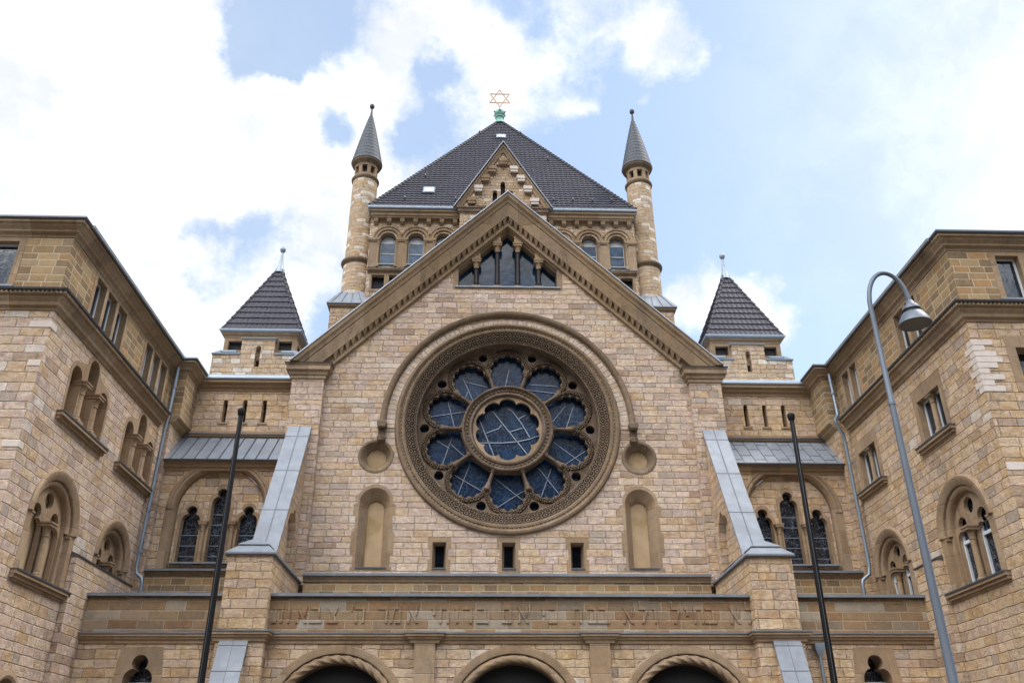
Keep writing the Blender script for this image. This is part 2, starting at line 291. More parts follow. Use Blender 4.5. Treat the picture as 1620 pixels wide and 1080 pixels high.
# ------------------------------------------------------------------ mesh helpers
WLOC = {}
class MB:
    def __init__(s): s.v = []; s.f = []; s.marks = []
    def use(s, i): s.marks.append((len(s.f), i)); return s
    def quad(s, a, b, c, d): n = len(s.v); s.v += [a, b, c, d]; s.f.append((n, n+1, n+2, n+3))
    def ngon(s, pts): n = len(s.v); s.v += list(pts); s.f.append(tuple(range(n, n+len(pts))))
    def box(s, x0, x1, y0, y1, z0, z1):
        n = len(s.v); s.v += [(x, y, z) for z in (z0, z1) for y in (y0, y1) for x in (x0, x1)]
        s.f += [tuple(n+i for i in q) for q in ((0, 2, 3, 1), (4, 5, 7, 6), (0, 1, 5, 4), (2, 6, 7, 3), (0, 4, 6, 2), (1, 3, 7, 5))]
        return s
    def fbox(s, F, u0, u1, v0, v1, d0, d1):
        n = len(s.v); s.v += [F(u, v, d) for v in (v0, v1) for d in (d0, d1) for u in (u0, u1)]
        s.f += [tuple(n+i for i in q) for q in ((0, 2, 3, 1), (4, 5, 7, 6), (0, 1, 5, 4), (2, 6, 7, 3), (0, 4, 6, 2), (1, 3, 7, 5))]
        return s
    def rings(s, rings, close_ring=True, caps=True, closed=False):
        """rings: list of equal-length point lists; bridge them"""
        n = len(s.v); m = len(rings[0])
        for r in rings: s.v += [tuple(p) for p in r]
        R = len(rings)
        for i in range(R if closed else R-1):
            a = n+i*m; b = n+((i+1) % R)*m
            for j in range(m if close_ring else m-1):
                k = (j+1) % m
                s.f.append((a+j, a+k, b+k, b+j))
        if caps and not closed:
            s.f.append(tuple(n+j for j in range(m))[::-1]); s.f.append(tuple(n+(R-1)*m+j for j in range(m)))
        return s
    def plate(s, F, outer, holes, d0, d1, back=True, outer_side=True, hole_side=True):
        loops = [outer]+list(holes)
        flat = [p for l in loops for p in l]
        tris = tessellate_polygon([[Vector((p[0], p[1], 0)) for p in l] for l in loops])
        n = len(s.v); N = len(flat)
        s.v += [F(u, v, d1) for u, v in flat]+[F(u, v, d0) for u, v in flat]
        for tr in tris:
            s.f.append(tuple(n+i for i in tr))
            if back: s.f.append(tuple(n+N+i for i in tr[::-1]))
        o = 0
        for li, l in enumerate(loops):
            m = len(l)
            if (li > 0 and hole_side) or (li == 0 and outer_side):
                for j in range(m):
                    k = (j+1) % m
                    s.f.append((n+o+j, n+o+k, n+N+o+k, n+N+o+j))
            o += m
        return s
    def splay(s, F, la, da, lb, db):
        """surface between two loops of equal length at depths da, db"""
        return s.rings([[F(u, v, da) for u, v in la], [F(u, v, db) for u, v in lb]], caps=False)
    def arc(s, F, cu, cv, prof, a0, a1, n=40, full=False):
        """revolve a closed (r, d) profile in the plane"""
        rings = []
        for i in range(n if full else n+1):
            a = a0+(a1-a0)*i/n; c, q = math.cos(a), math.sin(a)
            rings.append([F(cu+r*c, cv+r*q, d) for r, d in prof])
        return s.rings(rings, closed=full)
    def lathe(s, x, y, prof, n=20):
        """(r, z) profile about a vertical axis"""
        rings = [[(x+max(r, .0005)*math.cos(2*PI*j/n), y+max(r, .0005)*math.sin(2*PI*j/n), z) for j in range(n)] for r, z in prof]
        return s.rings(rings)
    def tube(s, pts, r, n=10):
        pts = [Vector(p) for p in pts]; rings = []
        ref = None
        for i, p in enumerate(pts):
            tg = (pts[min(i+1, len(pts)-1)]-pts[max(i-1, 0)]).normalized()
            if ref is None: ref = tg.orthogonal().normalized()
            ref = (ref-tg*ref.dot(tg)).normalized(); o = tg.cross(ref)
            rr = r[i] if isinstance(r, (list, tuple)) else r
            rings.append([p+rr*(math.cos(2*PI*j/n)*ref+math.sin(2*PI*j/n)*o) for j in range(n)])
        return s.rings(rings)
    def cornice(s, path, prof, sgn=1, closed=False):
        """sweep a closed (offset, z) profile along a plan path with mitres; offset to the right of travel * sgn"""
        P = [Vector(p) for p in path]; N = len(P); rings = []
        def nrm(a, b):
            t_ = (b-a).normalized(); return Vector((t_.y, -t_.x))*sgn
        for i in range(N):
            if closed: n1 = nrm(P[i-1], P[i]); n2 = nrm(P[i], P[(i+1) % N])
            else:
                n1 = nrm(P[max(i-1, 0)], P[max(i-1, 0)+1]); n2 = nrm(P[min(i, N-2)], P[min(i, N-2)+1])
            m = (n1+n2)/(1+n1.dot(n2))
            rings.append([(P[i].x+m.x*o, P[i].y+m.y*o, z) for o, z in prof])
        return s.rings(rings, closed=closed)
    def build(s, name, mat, parent=None, origin=None, smooth=False, label=None):
        org = Vector(origin) if origin else Vector((0, 0, 0))
        me = bpy.data.meshes.new(name); me.from_pydata([tuple(Vector(v)-org) for v in s.v], [], s.f)
        for st, i in s.marks:
            for k in range(st, len(s.f)): me.polygons[k].material_index = i
        me.validate()
        import bmesh
        bm = bmesh.new(); bm.from_mesh(me); bmesh.ops.recalc_face_normals(bm, faces=bm.faces[:])
        bm.to_mesh(me); bm.free()
        for mm in (mat if isinstance(mat, (list, tuple)) else [mat]): me.materials.append(mm)
        if smooth:
            me.shade_smooth()
            try: me.set_sharp_from_angle(angle=math.radians(38))
            except Exception: pass
        o = bpy.data.objects.new(name, me); COL.objects.link(o)
        if parent is not None:
            o.parent = parent; o.location = org-WLOC.get(parent, Vector((0, 0, 0)))
        else: o.location = org
        WLOC[o] = org
        if label: o['label'] = label
        return o
def thing(name, label, cat, loc=(0, 0, 0), group=None):
    o = bpy.data.objects.new(name, None); COL.objects.link(o); o.location = loc; WLOC[o] = Vector(loc)
    o['label'] = label; o['category'] = cat
    if group: o['group'] = group
    return o
def grow(loop, e=.012):
    P = [Vector(p) for p in loop]; n = len(P); area = sum(P[i].x*P[(i+1) % n].y-P[(i+1) % n].x*P[i].y for i in range(n)); sg = 1 if area > 0 else -1; out = []
    for i in range(n):
        a, b = (P[i]-P[i-1]), (P[(i+1) % n]-P[i])
        if a.length < 1e-9 or b.length < 1e-9: out.append(tuple(P[i])); continue
        a.normalize(); b.normalize(); m = Vector((a.y+b.y, -a.x-b.x))*sg
        if m.length < 1e-6: m = Vector((a.y, -a.x))*sg
        out.append(tuple(P[i]+m.normalized()*e))
    return out
def front(Y): return lambda u, v, d: (u, Y-d, v)
def flank(sg, X=14.1): return lambda u, v, d: (sg*(X-d), u, v)
def circ(cu, cv, r, n=64, a0=0): return [(cu+r*math.cos(a0+2*PI*i/n), cv+r*math.sin(a0+2*PI*i/n)) for i in range(n)]
def archl(cu, v0, vs, r, n=20):
    return [(cu-r, v0), (cu+r, v0)]+[(cu+r*math.cos(PI*i/n), vs+r*math.sin(PI*i/n)) for i in range(n+1)]
def rect(u0, u1, v0, v1): return [(u0, v0), (u1, v0), (u1, v1), (u0, v1)]
def trefoil(cu, v0, apex, hw):
    v1 = apex-1.62*hw; rl = .75*hw; rt_ = .55*hw; ct = apex-rt_
    right = [(hw, v0), (hw, v1)]+[(hw-rl+rl*math.cos(math.radians(a)), v1+rl*math.sin(math.radians(a))) for a in range(12, 73, 12)]
    top = [(rt_*math.cos(math.radians(a)), ct+rt_*math.sin(math.radians(a))) for a in range(-40, 91, 13)]
    half = right+top
    return [(cu+x, z) for x, z in half]+[(cu-x, z) for x, z in half[::-1] if x > .001]
def quatre(cu, cv, r, n=48): return [(cu+r*(1+.0*math.cos(4*a))*math.cos(a), cv+r*math.sin(a)) for a in [2*PI*i/n for i in range(n)]]
def column(F, u, v0, v1, r, d, mat_s, mat_c, parent, name='column', cap_h=None, abacus=1.0):
    """colonnette with base, tapered shaft, cushion capital and abacus, drawn upright at (u, d)"""
    x, y, _ = F(u, 0, d); h = v1-v0; ch = cap_h or min(.32, h*.24)
    m = MB(); m.lathe(x, y, [(r*1.55, v0), (r*1.6, v0+.03), (r*1.45, v0+.07), (r*1.2, v0+.09), (r*1.3, v0+.12), (r*1.02, v0+.15), (r, v0+.17), (r*.93, v1-ch), (r*1.15, v1-ch+.01), (r*1.15, v1-ch+.035), (r*.97, v1-ch+.045)], 14)
    m.use(1); a = r*1.75*abacus
    m.lathe(x, y, [(r*.97, v1-ch+.04), (r*1.1, v1-ch*.6), (r*1.5, v1-ch*.36), (r*1.6, v1-ch*.30)], 14)
    m.box(x-a, x+a, y-a, y+a, v1-ch*.32, v1-ch*.12); m.box(x-a*1.14, x+a*1.14, y-a*1.14, y+a*1.14, v1-ch*.12, v1)
    m.box(x-r*1.7, x+r*1.7, y-r*1.7, y+r*1.7, v0-.08, v0)
    return m.build(name, [mat_s, mat_c], parent, smooth=True)

# ------------------------------------------------------------------ ground
g = MB(); g.quad((-400, -400, 0), (400, -400, 0), (400, 400, 0), (-400, 400, 0))
M_ground = stone('paving_slabs', [(.10, .095, .09), (.115, .11, .10), (.09, .085, .08)], h=.4, w=.6, joint=.01, joint_col=(.03, .03, .03), rough_face=.004, rnd=.05, mottle=.2, stain=.2)
g = g.build('pavement', M_ground); g['kind'] = 'structure'

# ================================================================== synagogue
SYN = thing('synagogue', 'sandstone synagogue with steep gable, large blue rose window, tiled tower and slim round turrets', 'synagogue', (0, 0, 0))
F0 = front(0)
RC = (0.0, 15.23)                                  # rose centre
# --- gable wall
gw = MB()
GW_HOLE = [(-2.26, 21.9), (2.26, 21.9), (2.26, 22.84), (0, 25.09), (-2.26, 22.84)]
slits = [-2.70, .02, 2.72]
holes = [circ(*RC, 4.32, 96), GW_HOLE]
for u in slits: holes.append(rect(u-.27, u+.27, 9.22, 10.23))
for s in (-1, 1):
    holes.append(archl(s*5.33, 9.24, 11.8, .62)); holes.append(circ(s*5.43, 13.76, .62, 40))
gw.plate(F0, [(-9.0, 0), (9.0, 0), (9.0, 17.2), (0, 25.95), (-9.0, 17.2)], [grow(h) for h in holes], -.9, 0)
gw.build('gable_wall', M_rub, SYN)
for s in (-1, 1):
    MB().box(min(s*7.8, s*9.15), max(s*7.8, s*9.15), -.3, -.003, 8.5, 17.14).build('corner_pilaster', M_rub, SYN)
    m = MB(); pth = [(s*7.8, .0), (s*7.8, -.3), (s*9.15, -.3), (s*9.15, 1.2)]
    pr = [(0, 17.05), (.06, 17.08), (.06, 17.2), (.12, 17.24), (.15, 17.36), (.25, 17.42), (.25, 17.6), (.29, 17.64), (.29, 17.69), (0, 17.69)]
    m.cornice(pth, pr, s); m.build('pilaster_cap', M_corn, SYN)
    m = MB(); m.cornice(pth, [(0, 17.69), (.32, 17.69), (.33, 17.72), (0, 17.80)], s); m.build('cap_flashing', M_leaddk, SYN)
    # flat top behind the cap
    MB().box(min(s*7.8, s*9.15), max(s*7.8, s*9.15), -.3, .0, 17.14, 17.70).build('cap_core', M_corn, SYN)
# --- raking cornice
def rake(prof, name, mat, z_low=17.75):
    sl = .973; rings = []
    lo = lambda o: (26.73-o-z_low)/sl
    for sgn in (-1, 0, 1):
        rings.append([F0(sgn*lo(o), (26.73-o) if sgn == 0 else z_low, d) for o, d in prof])
    return MB().rings(rings).build(name, mat, SYN)
rake([(.05, 0), (.05, .74), (.24, .71), (.30, .66), (.36, .60), (.50, .55), (.52, .50), (.60, .50), (1.10, .36), (1.14, .36), (1.15, .14), (1.44, .12), (1.45, .17), (1.58, .14), (1.60, 0)], 'raking_cornice', M_corn)
rake([(-.03, -.9), (-.03, .77), (.05, .79), (.07, .75), (.05, .70), (.02, -.9)], 'verge_flashing', M_lead)
m = MB(); sl = .973; ln = math.hypot(1, sl)
for sgn in (-1, 1):
    k = 0
    while True:
        x = .14+k*.235; k += 1
        zc = 26.73-1.17-sl*x
        if zc-.3 < 17.85: break
        # tooth: wide at the top, pointed below
        for (xa, xb, oa, ob) in ((x-.088, x+.088, 1.155, 1.44),):
            top = [(sgn*xa, 26.73-oa-sl*xa), (sgn*xb, 26.73-oa-sl*xb)]
            xm_ = (xa+xb)/2; bot = [(sgn*(xm_-.02), 26.73-ob-sl*(xm_-.02)), (sgn*(xm_+.02), 26.73-ob-sl*(xm_+.02))]
            m.rings([[F0(u, v, .11) for u, v in (top[0], top[1], bot[1], bot[0])], [F0(*top[0], .34), F0(*top[1], .34), F0(*bot[1], .17), F0(*bot[0], .17)]])
m.build('dentil_band', M_corn, SYN)
# nave roof behind the gable
m = MB(); m.quad((0, .9, 26.6), (9.4, .9, 17.5), (9.4, 9.4, 17.5), (0, 9.4, 26.6)); m.quad((0, .9, 26.6), (-9.4, .9, 17.5), (-9.4, 9.4, 17.5), (0, 9.4, 26.6)); m.build('nave_roof', M_tile, SYN)
# --- gable window
GW = MB()
inner = [(-2.1, 21.98), (2.1, 21.98), (2.1, 22.58), (0, 24.64), (-2.1, 22.58)]
GW.plate(F0, [(-2.50, 21.72), (2.50, 21.72), (2.50, 22.70), (0, 25.18), (-2.50, 22.70)], [GW_HOLE], 0, .004, back=False, hole_side=False)
GW.splay(F0, GW_HOLE, .004, [(x*.985, z+.01) for x, z in GW_HOLE], -.75)
GW.rings([[F0(x, z, -.16) for x, z in [(-2.26, 22.84), (0, 25.09), (2.26, 22.84)]], [F0(x, z, -.16) for x, z in [(-2.26, 22.74), (0, 24.98), (2.26, 22.74)]], [F0(x, z, -.75) for x, z in [(-2.26, 22.74), (0, 24.98), (2.26, 22.74)]]], close_ring=False, caps=False)
for x in (-1.44, -.475, .475, 1.44):
    zt = 25.07-abs(x)*1.0; zb = 23.42 if abs(x) > 1 else 24.32
    for dx in (0,):
        GW.rings([[(px, py, zb) for px, py in ((x-.17, .03), (x+.17, .03), (x+.17, .75), (x-.17, .75))], [(px, py, zt+.02-(abs(px)-abs(x))) for px, py in ((x-.17, .03), (x+.17, .03), (x+.17, .75), (x-.17, .75))]])
GW = GW.build('gable_window', M_corn, SYN)
m = MB(); m.plate(F0, GW_HOLE, [], -.62, -.60); m.build('pane', M_gwin_glass, GW)
for x in (-1.44, -.475, .475, 1.44):
    zb = 23.42 if abs(x) > 1 else 24.32
    column(F0, x, 22.0, zb, .115, -.20, M_marble, M_corn, GW, cap_h=.50)
MB().box(-2.40, 2.40, -.07, .6, 21.84, 21.91).build('sill', M_lead, GW)

# --- rose window
def lobe_petal(k):
    """scalloped opening between two spokes, in polar frame of the rose, k-th petal"""
    a = PI/2+k*PI/5; rc, rr = 2.78, .775
    pts = []
    r_in = 1.96
    pts.append((r_in, -.56)); pts.append((2.14, -.62)); pts.append((2.50, -.715))
    nl = 7
    a0, a1 = -PI*.52, PI*.52
    for i in range(nl):
        b0 = a0+(a1-a0)*i/nl; b1 = a0+(a1-a0)*(i+1)/nl
        for j in range(7):
            b = b0+(b1-b0)*j/6; f = math.sin(PI*j/6)
            rad = rr*(.87+.12*f)
            pts.append((rc+rad*math.cos(b)*1.03, rad*math.sin(b)))
    pts.append((2.50, .715)); pts.append((2.14, .62)); pts.append((r_in, .56))
    ca, sa = math.cos(a), math.sin(a)
    out = []
    for r, t_ in pts: out.append((RC[0]+r*ca-t_*sa, RC[1]+r*sa+t_*ca))
    return out
ROSE = MB()
ROSE.arc(F0, *RC, [(4.30, -.05), (4.30, .05), (4.36, .10), (4.44, .10), (4.47, .05), (4.50, .06), (4.53, .13), (4.60, .17), (4.68, .15), (4.73, .07), (4.74, -.02)], 0, 2*PI, 120, True)
ROSE = ROSE.build('rose_window', M_weath, SYN, origin=(0, 0, RC[1]), smooth=True)
m = MB(); m.arc(F0, *RC, [(4.34, -1.3), (4.34, .02), (4.30, .055), (4.24, .02), (3.94, -.09), (3.90, -.12), (3.90, -1.3)], 0, 2*PI, 120, True)
m.build('carved_rim', M_carve, ROSE, origin=(0, 0, RC[1]), smooth=True)
m = MB(); NB = 168*4
m.rings([[F0(RC[0]+(4.485+o)*math.cos(2*PI*i/NB), RC[1]+(4.485+o)*math.sin(2*PI*i/NB), d_) for o, d_ in ((-.03, .03), (-.018, .05+.045*(i % 4 in (1, 2))), (.018, .05+.045*(i % 4 in (1, 2))), (.03, .03))] for i in range(NB)], closed=True)
m.build('bead_moulding', M_corn, ROSE)
m = MB(); m.arc(F0, *RC, [(3.91, -.14), (3.88, -.11), (3.84, -.14), (3.83, -.3), (3.83, -.66), (3.79, -.70), (3.79, -1.2), (3.91, -1.2)], 0, 2*PI, 110, True)
m.build('inner_roll', M_dark, ROSE, smooth=True)
FR = front(.22)                                    # the tracery sits deep in the wall
# tracery plate
petals = [lobe_petal(k) for k in range(10)]
eyes = [circ(RC[0]+3.53*math.cos(PI/2+PI/10+k*PI/5), RC[1]+3.53*math.sin(PI/2+PI/10+k*PI/5), .20, 20) for k in range(10)]
TR = MB()
TR.plate(FR, circ(*RC, 3.84, 100), petals+eyes+[circ(*RC, 1.75, 60)], -.66, -.40)
TR = TR.build('tracery', M_dark, ROSE)
# raised carved arch round each petal, and the spokes
m = MB()
for k in range(10):
    a = PI/2+k*PI/5; ca, sa = math.cos(a), math.sin(a); rings = []
    for i in range(31):
        b = -PI*.60+PI*1.2*i/30
        ring = []
        for rad, dd in ((.785, -.42), (.795, -.345), (.83, -.325), (.945, -.335), (.97, -.36), (.98, -.42)):
            r = 2.78+rad*math.cos(b)*1.03; t_ = rad*math.sin(b)
            lim = math.tan(PI/10)*r-.012
            t_ = max(-lim, min(lim, t_))
            ring.append(FR(RC[0]+r*ca-t_*sa, RC[1]+r*sa+t_*ca, dd))
        rings.append(ring)
    m.rings(rings)
m.build('petal_arch', M_carve, ROSE, origin=(0, 0, RC[1]))
for k in range(10):
    a = PI/2+PI/10+k*PI/5; e = Vector((math.cos(a), math.sin(a)))
    pt = lambda r, d: FR(RC[0]+e.x*r, RC[1]+e.y*r, d)
    m = MB(); m.tube([pt(1.92, -.33), pt(1.99, -.33), pt(2.0, -.33), pt(2.05, -.33), pt(2.07, -.33), pt(2.50, -.33), pt(2.52, -.33), pt(2.58, -.33), pt(2.78, -.34), pt(2.80, -.36)],
                     [.12, .125, .095, .10, .065, .06, .085, .095, .13, .10], 10)
    m.build('spoke', M_dark, ROSE, smooth=True)
m = MB(); m.arc(FR, *RC, [(1.95, -.70), (1.95, -.26), (1.92, -.17), (1.87, -.15), (1.82, -.21), (1.79, -.27), (1.66, -.30), (1.62, -.24), (1.55, -.22), (1.50, -.28), (1.48, -.36), (1.48, -.70)], 0, 2*PI, 90, True)
HUB = m.build('hub_ring', M_dark, ROSE, smooth=True)
m = MB(); NB = 64*4
m.rings([[FR(RC[0]+(1.725+o)*math.cos(2*PI*i/NB), RC[1]+(1.725+o)*math.sin(2*PI*i/NB), d_) for o, d_ in ((-.05, -.32), (-.03, -.30+.08*(i % 4 in (1, 2))), (.03, -.30+.08*(i % 4 in (1, 2))), (.05, -.32))] for i in range(NB)], closed=True)
m.build('hub_bead', M_dark, ROSE)
cusp = []
for i in range(10):
    for j in range(10):
        a = PI/2+PI/10+(i+j/10)*PI/5; f = math.sin(PI*j/10)
        rr = 1.20+.20*f**.55
        cusp.append((RC[0]+rr*math.cos(a), RC[1]+rr*math.sin(a)))
m = MB(); m.plate(FR, circ(*RC, 1.52, 60), [cusp], -.52, -.36); m.build('cusped_ring', M_dress, ROSE)
m = MB(); m.plate(FR, circ(*RC, 3.82, 80), [], -.86, -.80, back=False); m.build('stained_glass', M_rose_glass, ROSE)
# pale glazing bars, drawn in photo-zoom units round the hub centre, 1 unit = 1/3.857 px of the reference survey
def bars(lines, w, d=-.79):
    m = MB()
    for ln_ in lines:
        for (x0, y0), (x1, y1) in zip(ln_, ln_[1:]):
            a = Vector(((x0-550)/146.0, (528-y0)/140.5)); b = Vector(((x1-550)/146.0, (528-y1)/140.5))
            n_ = (b-a).normalized(); o = Vector((-n_.y, n_.x))*w/2
            pts = [a+o, b+o, b-o, a-o]
            m.rings([[FR(RC[0]+p.x, RC[1]+p.y, d) for p in pts], [FR(RC[0]+p.x, RC[1]+p.y, d+.035) for p in pts]])
    return m.build('glazing_bar', M_bar, ROSE)
bars([[(375, 450), (485, 725)], [(455, 390), (680, 675)], [(375, 597), (520, 596), (610, 588), (690, 570), (755, 545)], [(555, 375), (580, 390), (640, 470), (690, 560)], [(415, 535), (495, 505), (515, 480)], [(565, 525), (645, 500)], [(620, 442), (665, 415)]], .035)
bars([[(562, 110), (527, 272)], [(455, 225), (630, 243)], [(265, 175), (345, 355)], [(285, 198), (420, 233)], [(298, 262), (275, 325)], [(172, 335), (222, 515)], [(65, 432), (295, 395)],
      [(205, 560), (148, 740)], [(110, 585), (188, 632)], [(196, 606), (292, 690)], [(320, 730), (243, 935)], [(218, 795), (395, 897)], [(470, 815), (650, 955)], [(478, 1000), (645, 895)],
      [(740, 752), (875, 925)], [(820, 755), (755, 928)], [(833, 585), (1015, 722)], [(1035, 645), (893, 738)], [(920, 355), (820, 478)], [(970, 362), (912, 525)], [(690, 212), (870, 222)], [(665, 247), (870, 270)]], .024)

# --- voussoirs, hood mould with stops
m = MB(); m.arc(F0, 0, 15.0, [(4.72, 0), (4.72, .03), (5.14, .03), (5.14, 0)], 0, PI, 60); m.build('voussoir_ring', M_vous, SYN, origin=(0, 0, 15.0))
m = MB(); m.arc(F0, 0, 15.2, [(5.10, 0), (5.10, .10), (5.14, .18), (5.22, .23), (5.30, .23), (5.34, .17), (5.36, .08), (5.37, 0)], 0, PI, 70); m.build('hood_mould', M_weath, SYN, smooth=True)
for s in (-1, 1):
    x = s*5.24
    m = MB(); m.rings([[(x+dx*w, -dy, z) for dx, dy in ((-1, 0), (-1, dp), (1, dp), (1, 0))] for z, w, dp in ((15.24, .16, .28), (15.16, .19, .34), (15.02, .19, .36), (14.94, .13, .30), (14.90, .15, .20), (14.62, .13, .16), (14.52, .17, .26), (14.40, .16, .27), (14.30, .09, .12))])
    m.tube([(x-.16, -.27, 14.98), (x+.16, -.27, 14.98)], .11, 10); m.tube([(x, -.24, 14.36), (x, -.24, 14.52)], [.11, .12], 10)
    m.build('label_stop', M_dark, SYN)
    # roundel
    cx, cz = s*5.43, 13.76
    R = MB(); R.arc(F0, cx, cz, [(.61, -.05), (.61, .015), (.66, .03), (.72, .02), (.74, -.01)], 0, 2*PI, 48, True)
    R.splay(F0, circ(cx, cz, .62, 48), .0, circ(cx, cz, .40, 48), -.28)
    R.splay(F0, circ(cx, cz, .40, 48), -.28, circ(cx, cz, .40, 48), -.36)
    R = R.build('roundel', M_weath, SYN)
    m = MB(); m.plate(F0, circ(cx, cz, .42, 40), [], -.40, -.36); m.build('roundel_disc', M_panel, R)
    # blind niche
    nx = s*5.33
    N = MB()
    fr = [(nx-.80, 9.12), (nx+.80, 9.12), (nx+.80, 9.24), (nx+.72, 9.24), (nx+.72, 9.72), (nx+.84, 9.72), (nx+.84, 10.62), (nx+.74, 10.62), (nx+.74, 11.3), (nx+.84, 11.3), (nx+.84, 11.72), (nx+.70, 11.80)]
    fr += [(nx+.72*math.cos(PI*i/18), 11.84+.72*math.sin(PI*i/18)) for i in range(1, 18)]
    fr += [(2*nx-x_, z_) for x_, z_ in fr[2:12][::-1]]
    N.plate(F0, fr, [archl(nx, 9.24, 11.8, .62)], 0, .005, back=False, hole_side=False)
    N.splay(F0, archl(nx, 9.24, 11.8, .62), .005, archl(nx, 9.34, 11.66, .34), -.42)
    N.splay(F0, archl(nx, 9.34, 11.66, .34), -.42, archl(nx, 9.34, 11.66, .34), -.50)
    N = N.build('blind_niche', M_dress, SYN)
    m = MB(); m.plate(F0, archl(nx, 9.3, 11.66, .37), [], -.52, -.50); m.build('niche_panel', M_panel, N)
    MB().box(nx-.60, nx+.60, -.05, .40, 9.19, 9.245).build('niche_sill', M_leaddk, N)
for u in slits:
    w = MB()
    w.plate(F0, [(u-.44, 9.0), (u+.44, 9.0), (u+.44, 9.55), (u+.36, 9.55), (u+.36, 9.95), (u+.46, 9.95), (u+.46, 10.42), (u-.46, 10.42), (u-.46, 9.95), (u-.36, 9.95), (u-.36, 9.55), (u-.44, 9.55)], [rect(u-.27, u+.27, 9.22, 10.23)], 0, .005, back=False, hole_side=False)
    w.splay(F0, rect(u-.27, u+.27, 9.22, 10.23), .005, rect(u-.17, u+.17, 9.34, 10.16), -.45)
    w = w.build('slit_window', M_dress, SYN)
    m = MB(); m.plate(F0, rect(u-.19, u+.19, 9.3, 10.2), [], -.50, -.47); m.build('pane', M_slit, w)
    MB().box(u-.27, u+.27, -.05, .40, 9.17, 9.225).build('sill', M_leaddk, w)
# --- ledge and plain band below the gable wall
m = MB(); pth = [(-7.8, -.26), (7.8, -.26)]
m.cornice(pth, [(-.26, 8.62), (.04, 8.62), (.06, 8.70), (.12, 8.74), (.14, 8.84), (-.26, 8.84)], 1); m.build('lower_ledge', M_dress, SYN)
m = MB(); m.cornice(pth, [(-.26, 8.845), (.20, 8.845), (.20, 8.82), (.225, 8.82), (.235, 8.91), (-.26, 8.99)], 1); m.build('ledge_flashing', M_lead, SYN)
MB().box(-7.8, 7.8, -.25, -.003, 7.0, 8.62).build('base_band', M_ash, SYN)

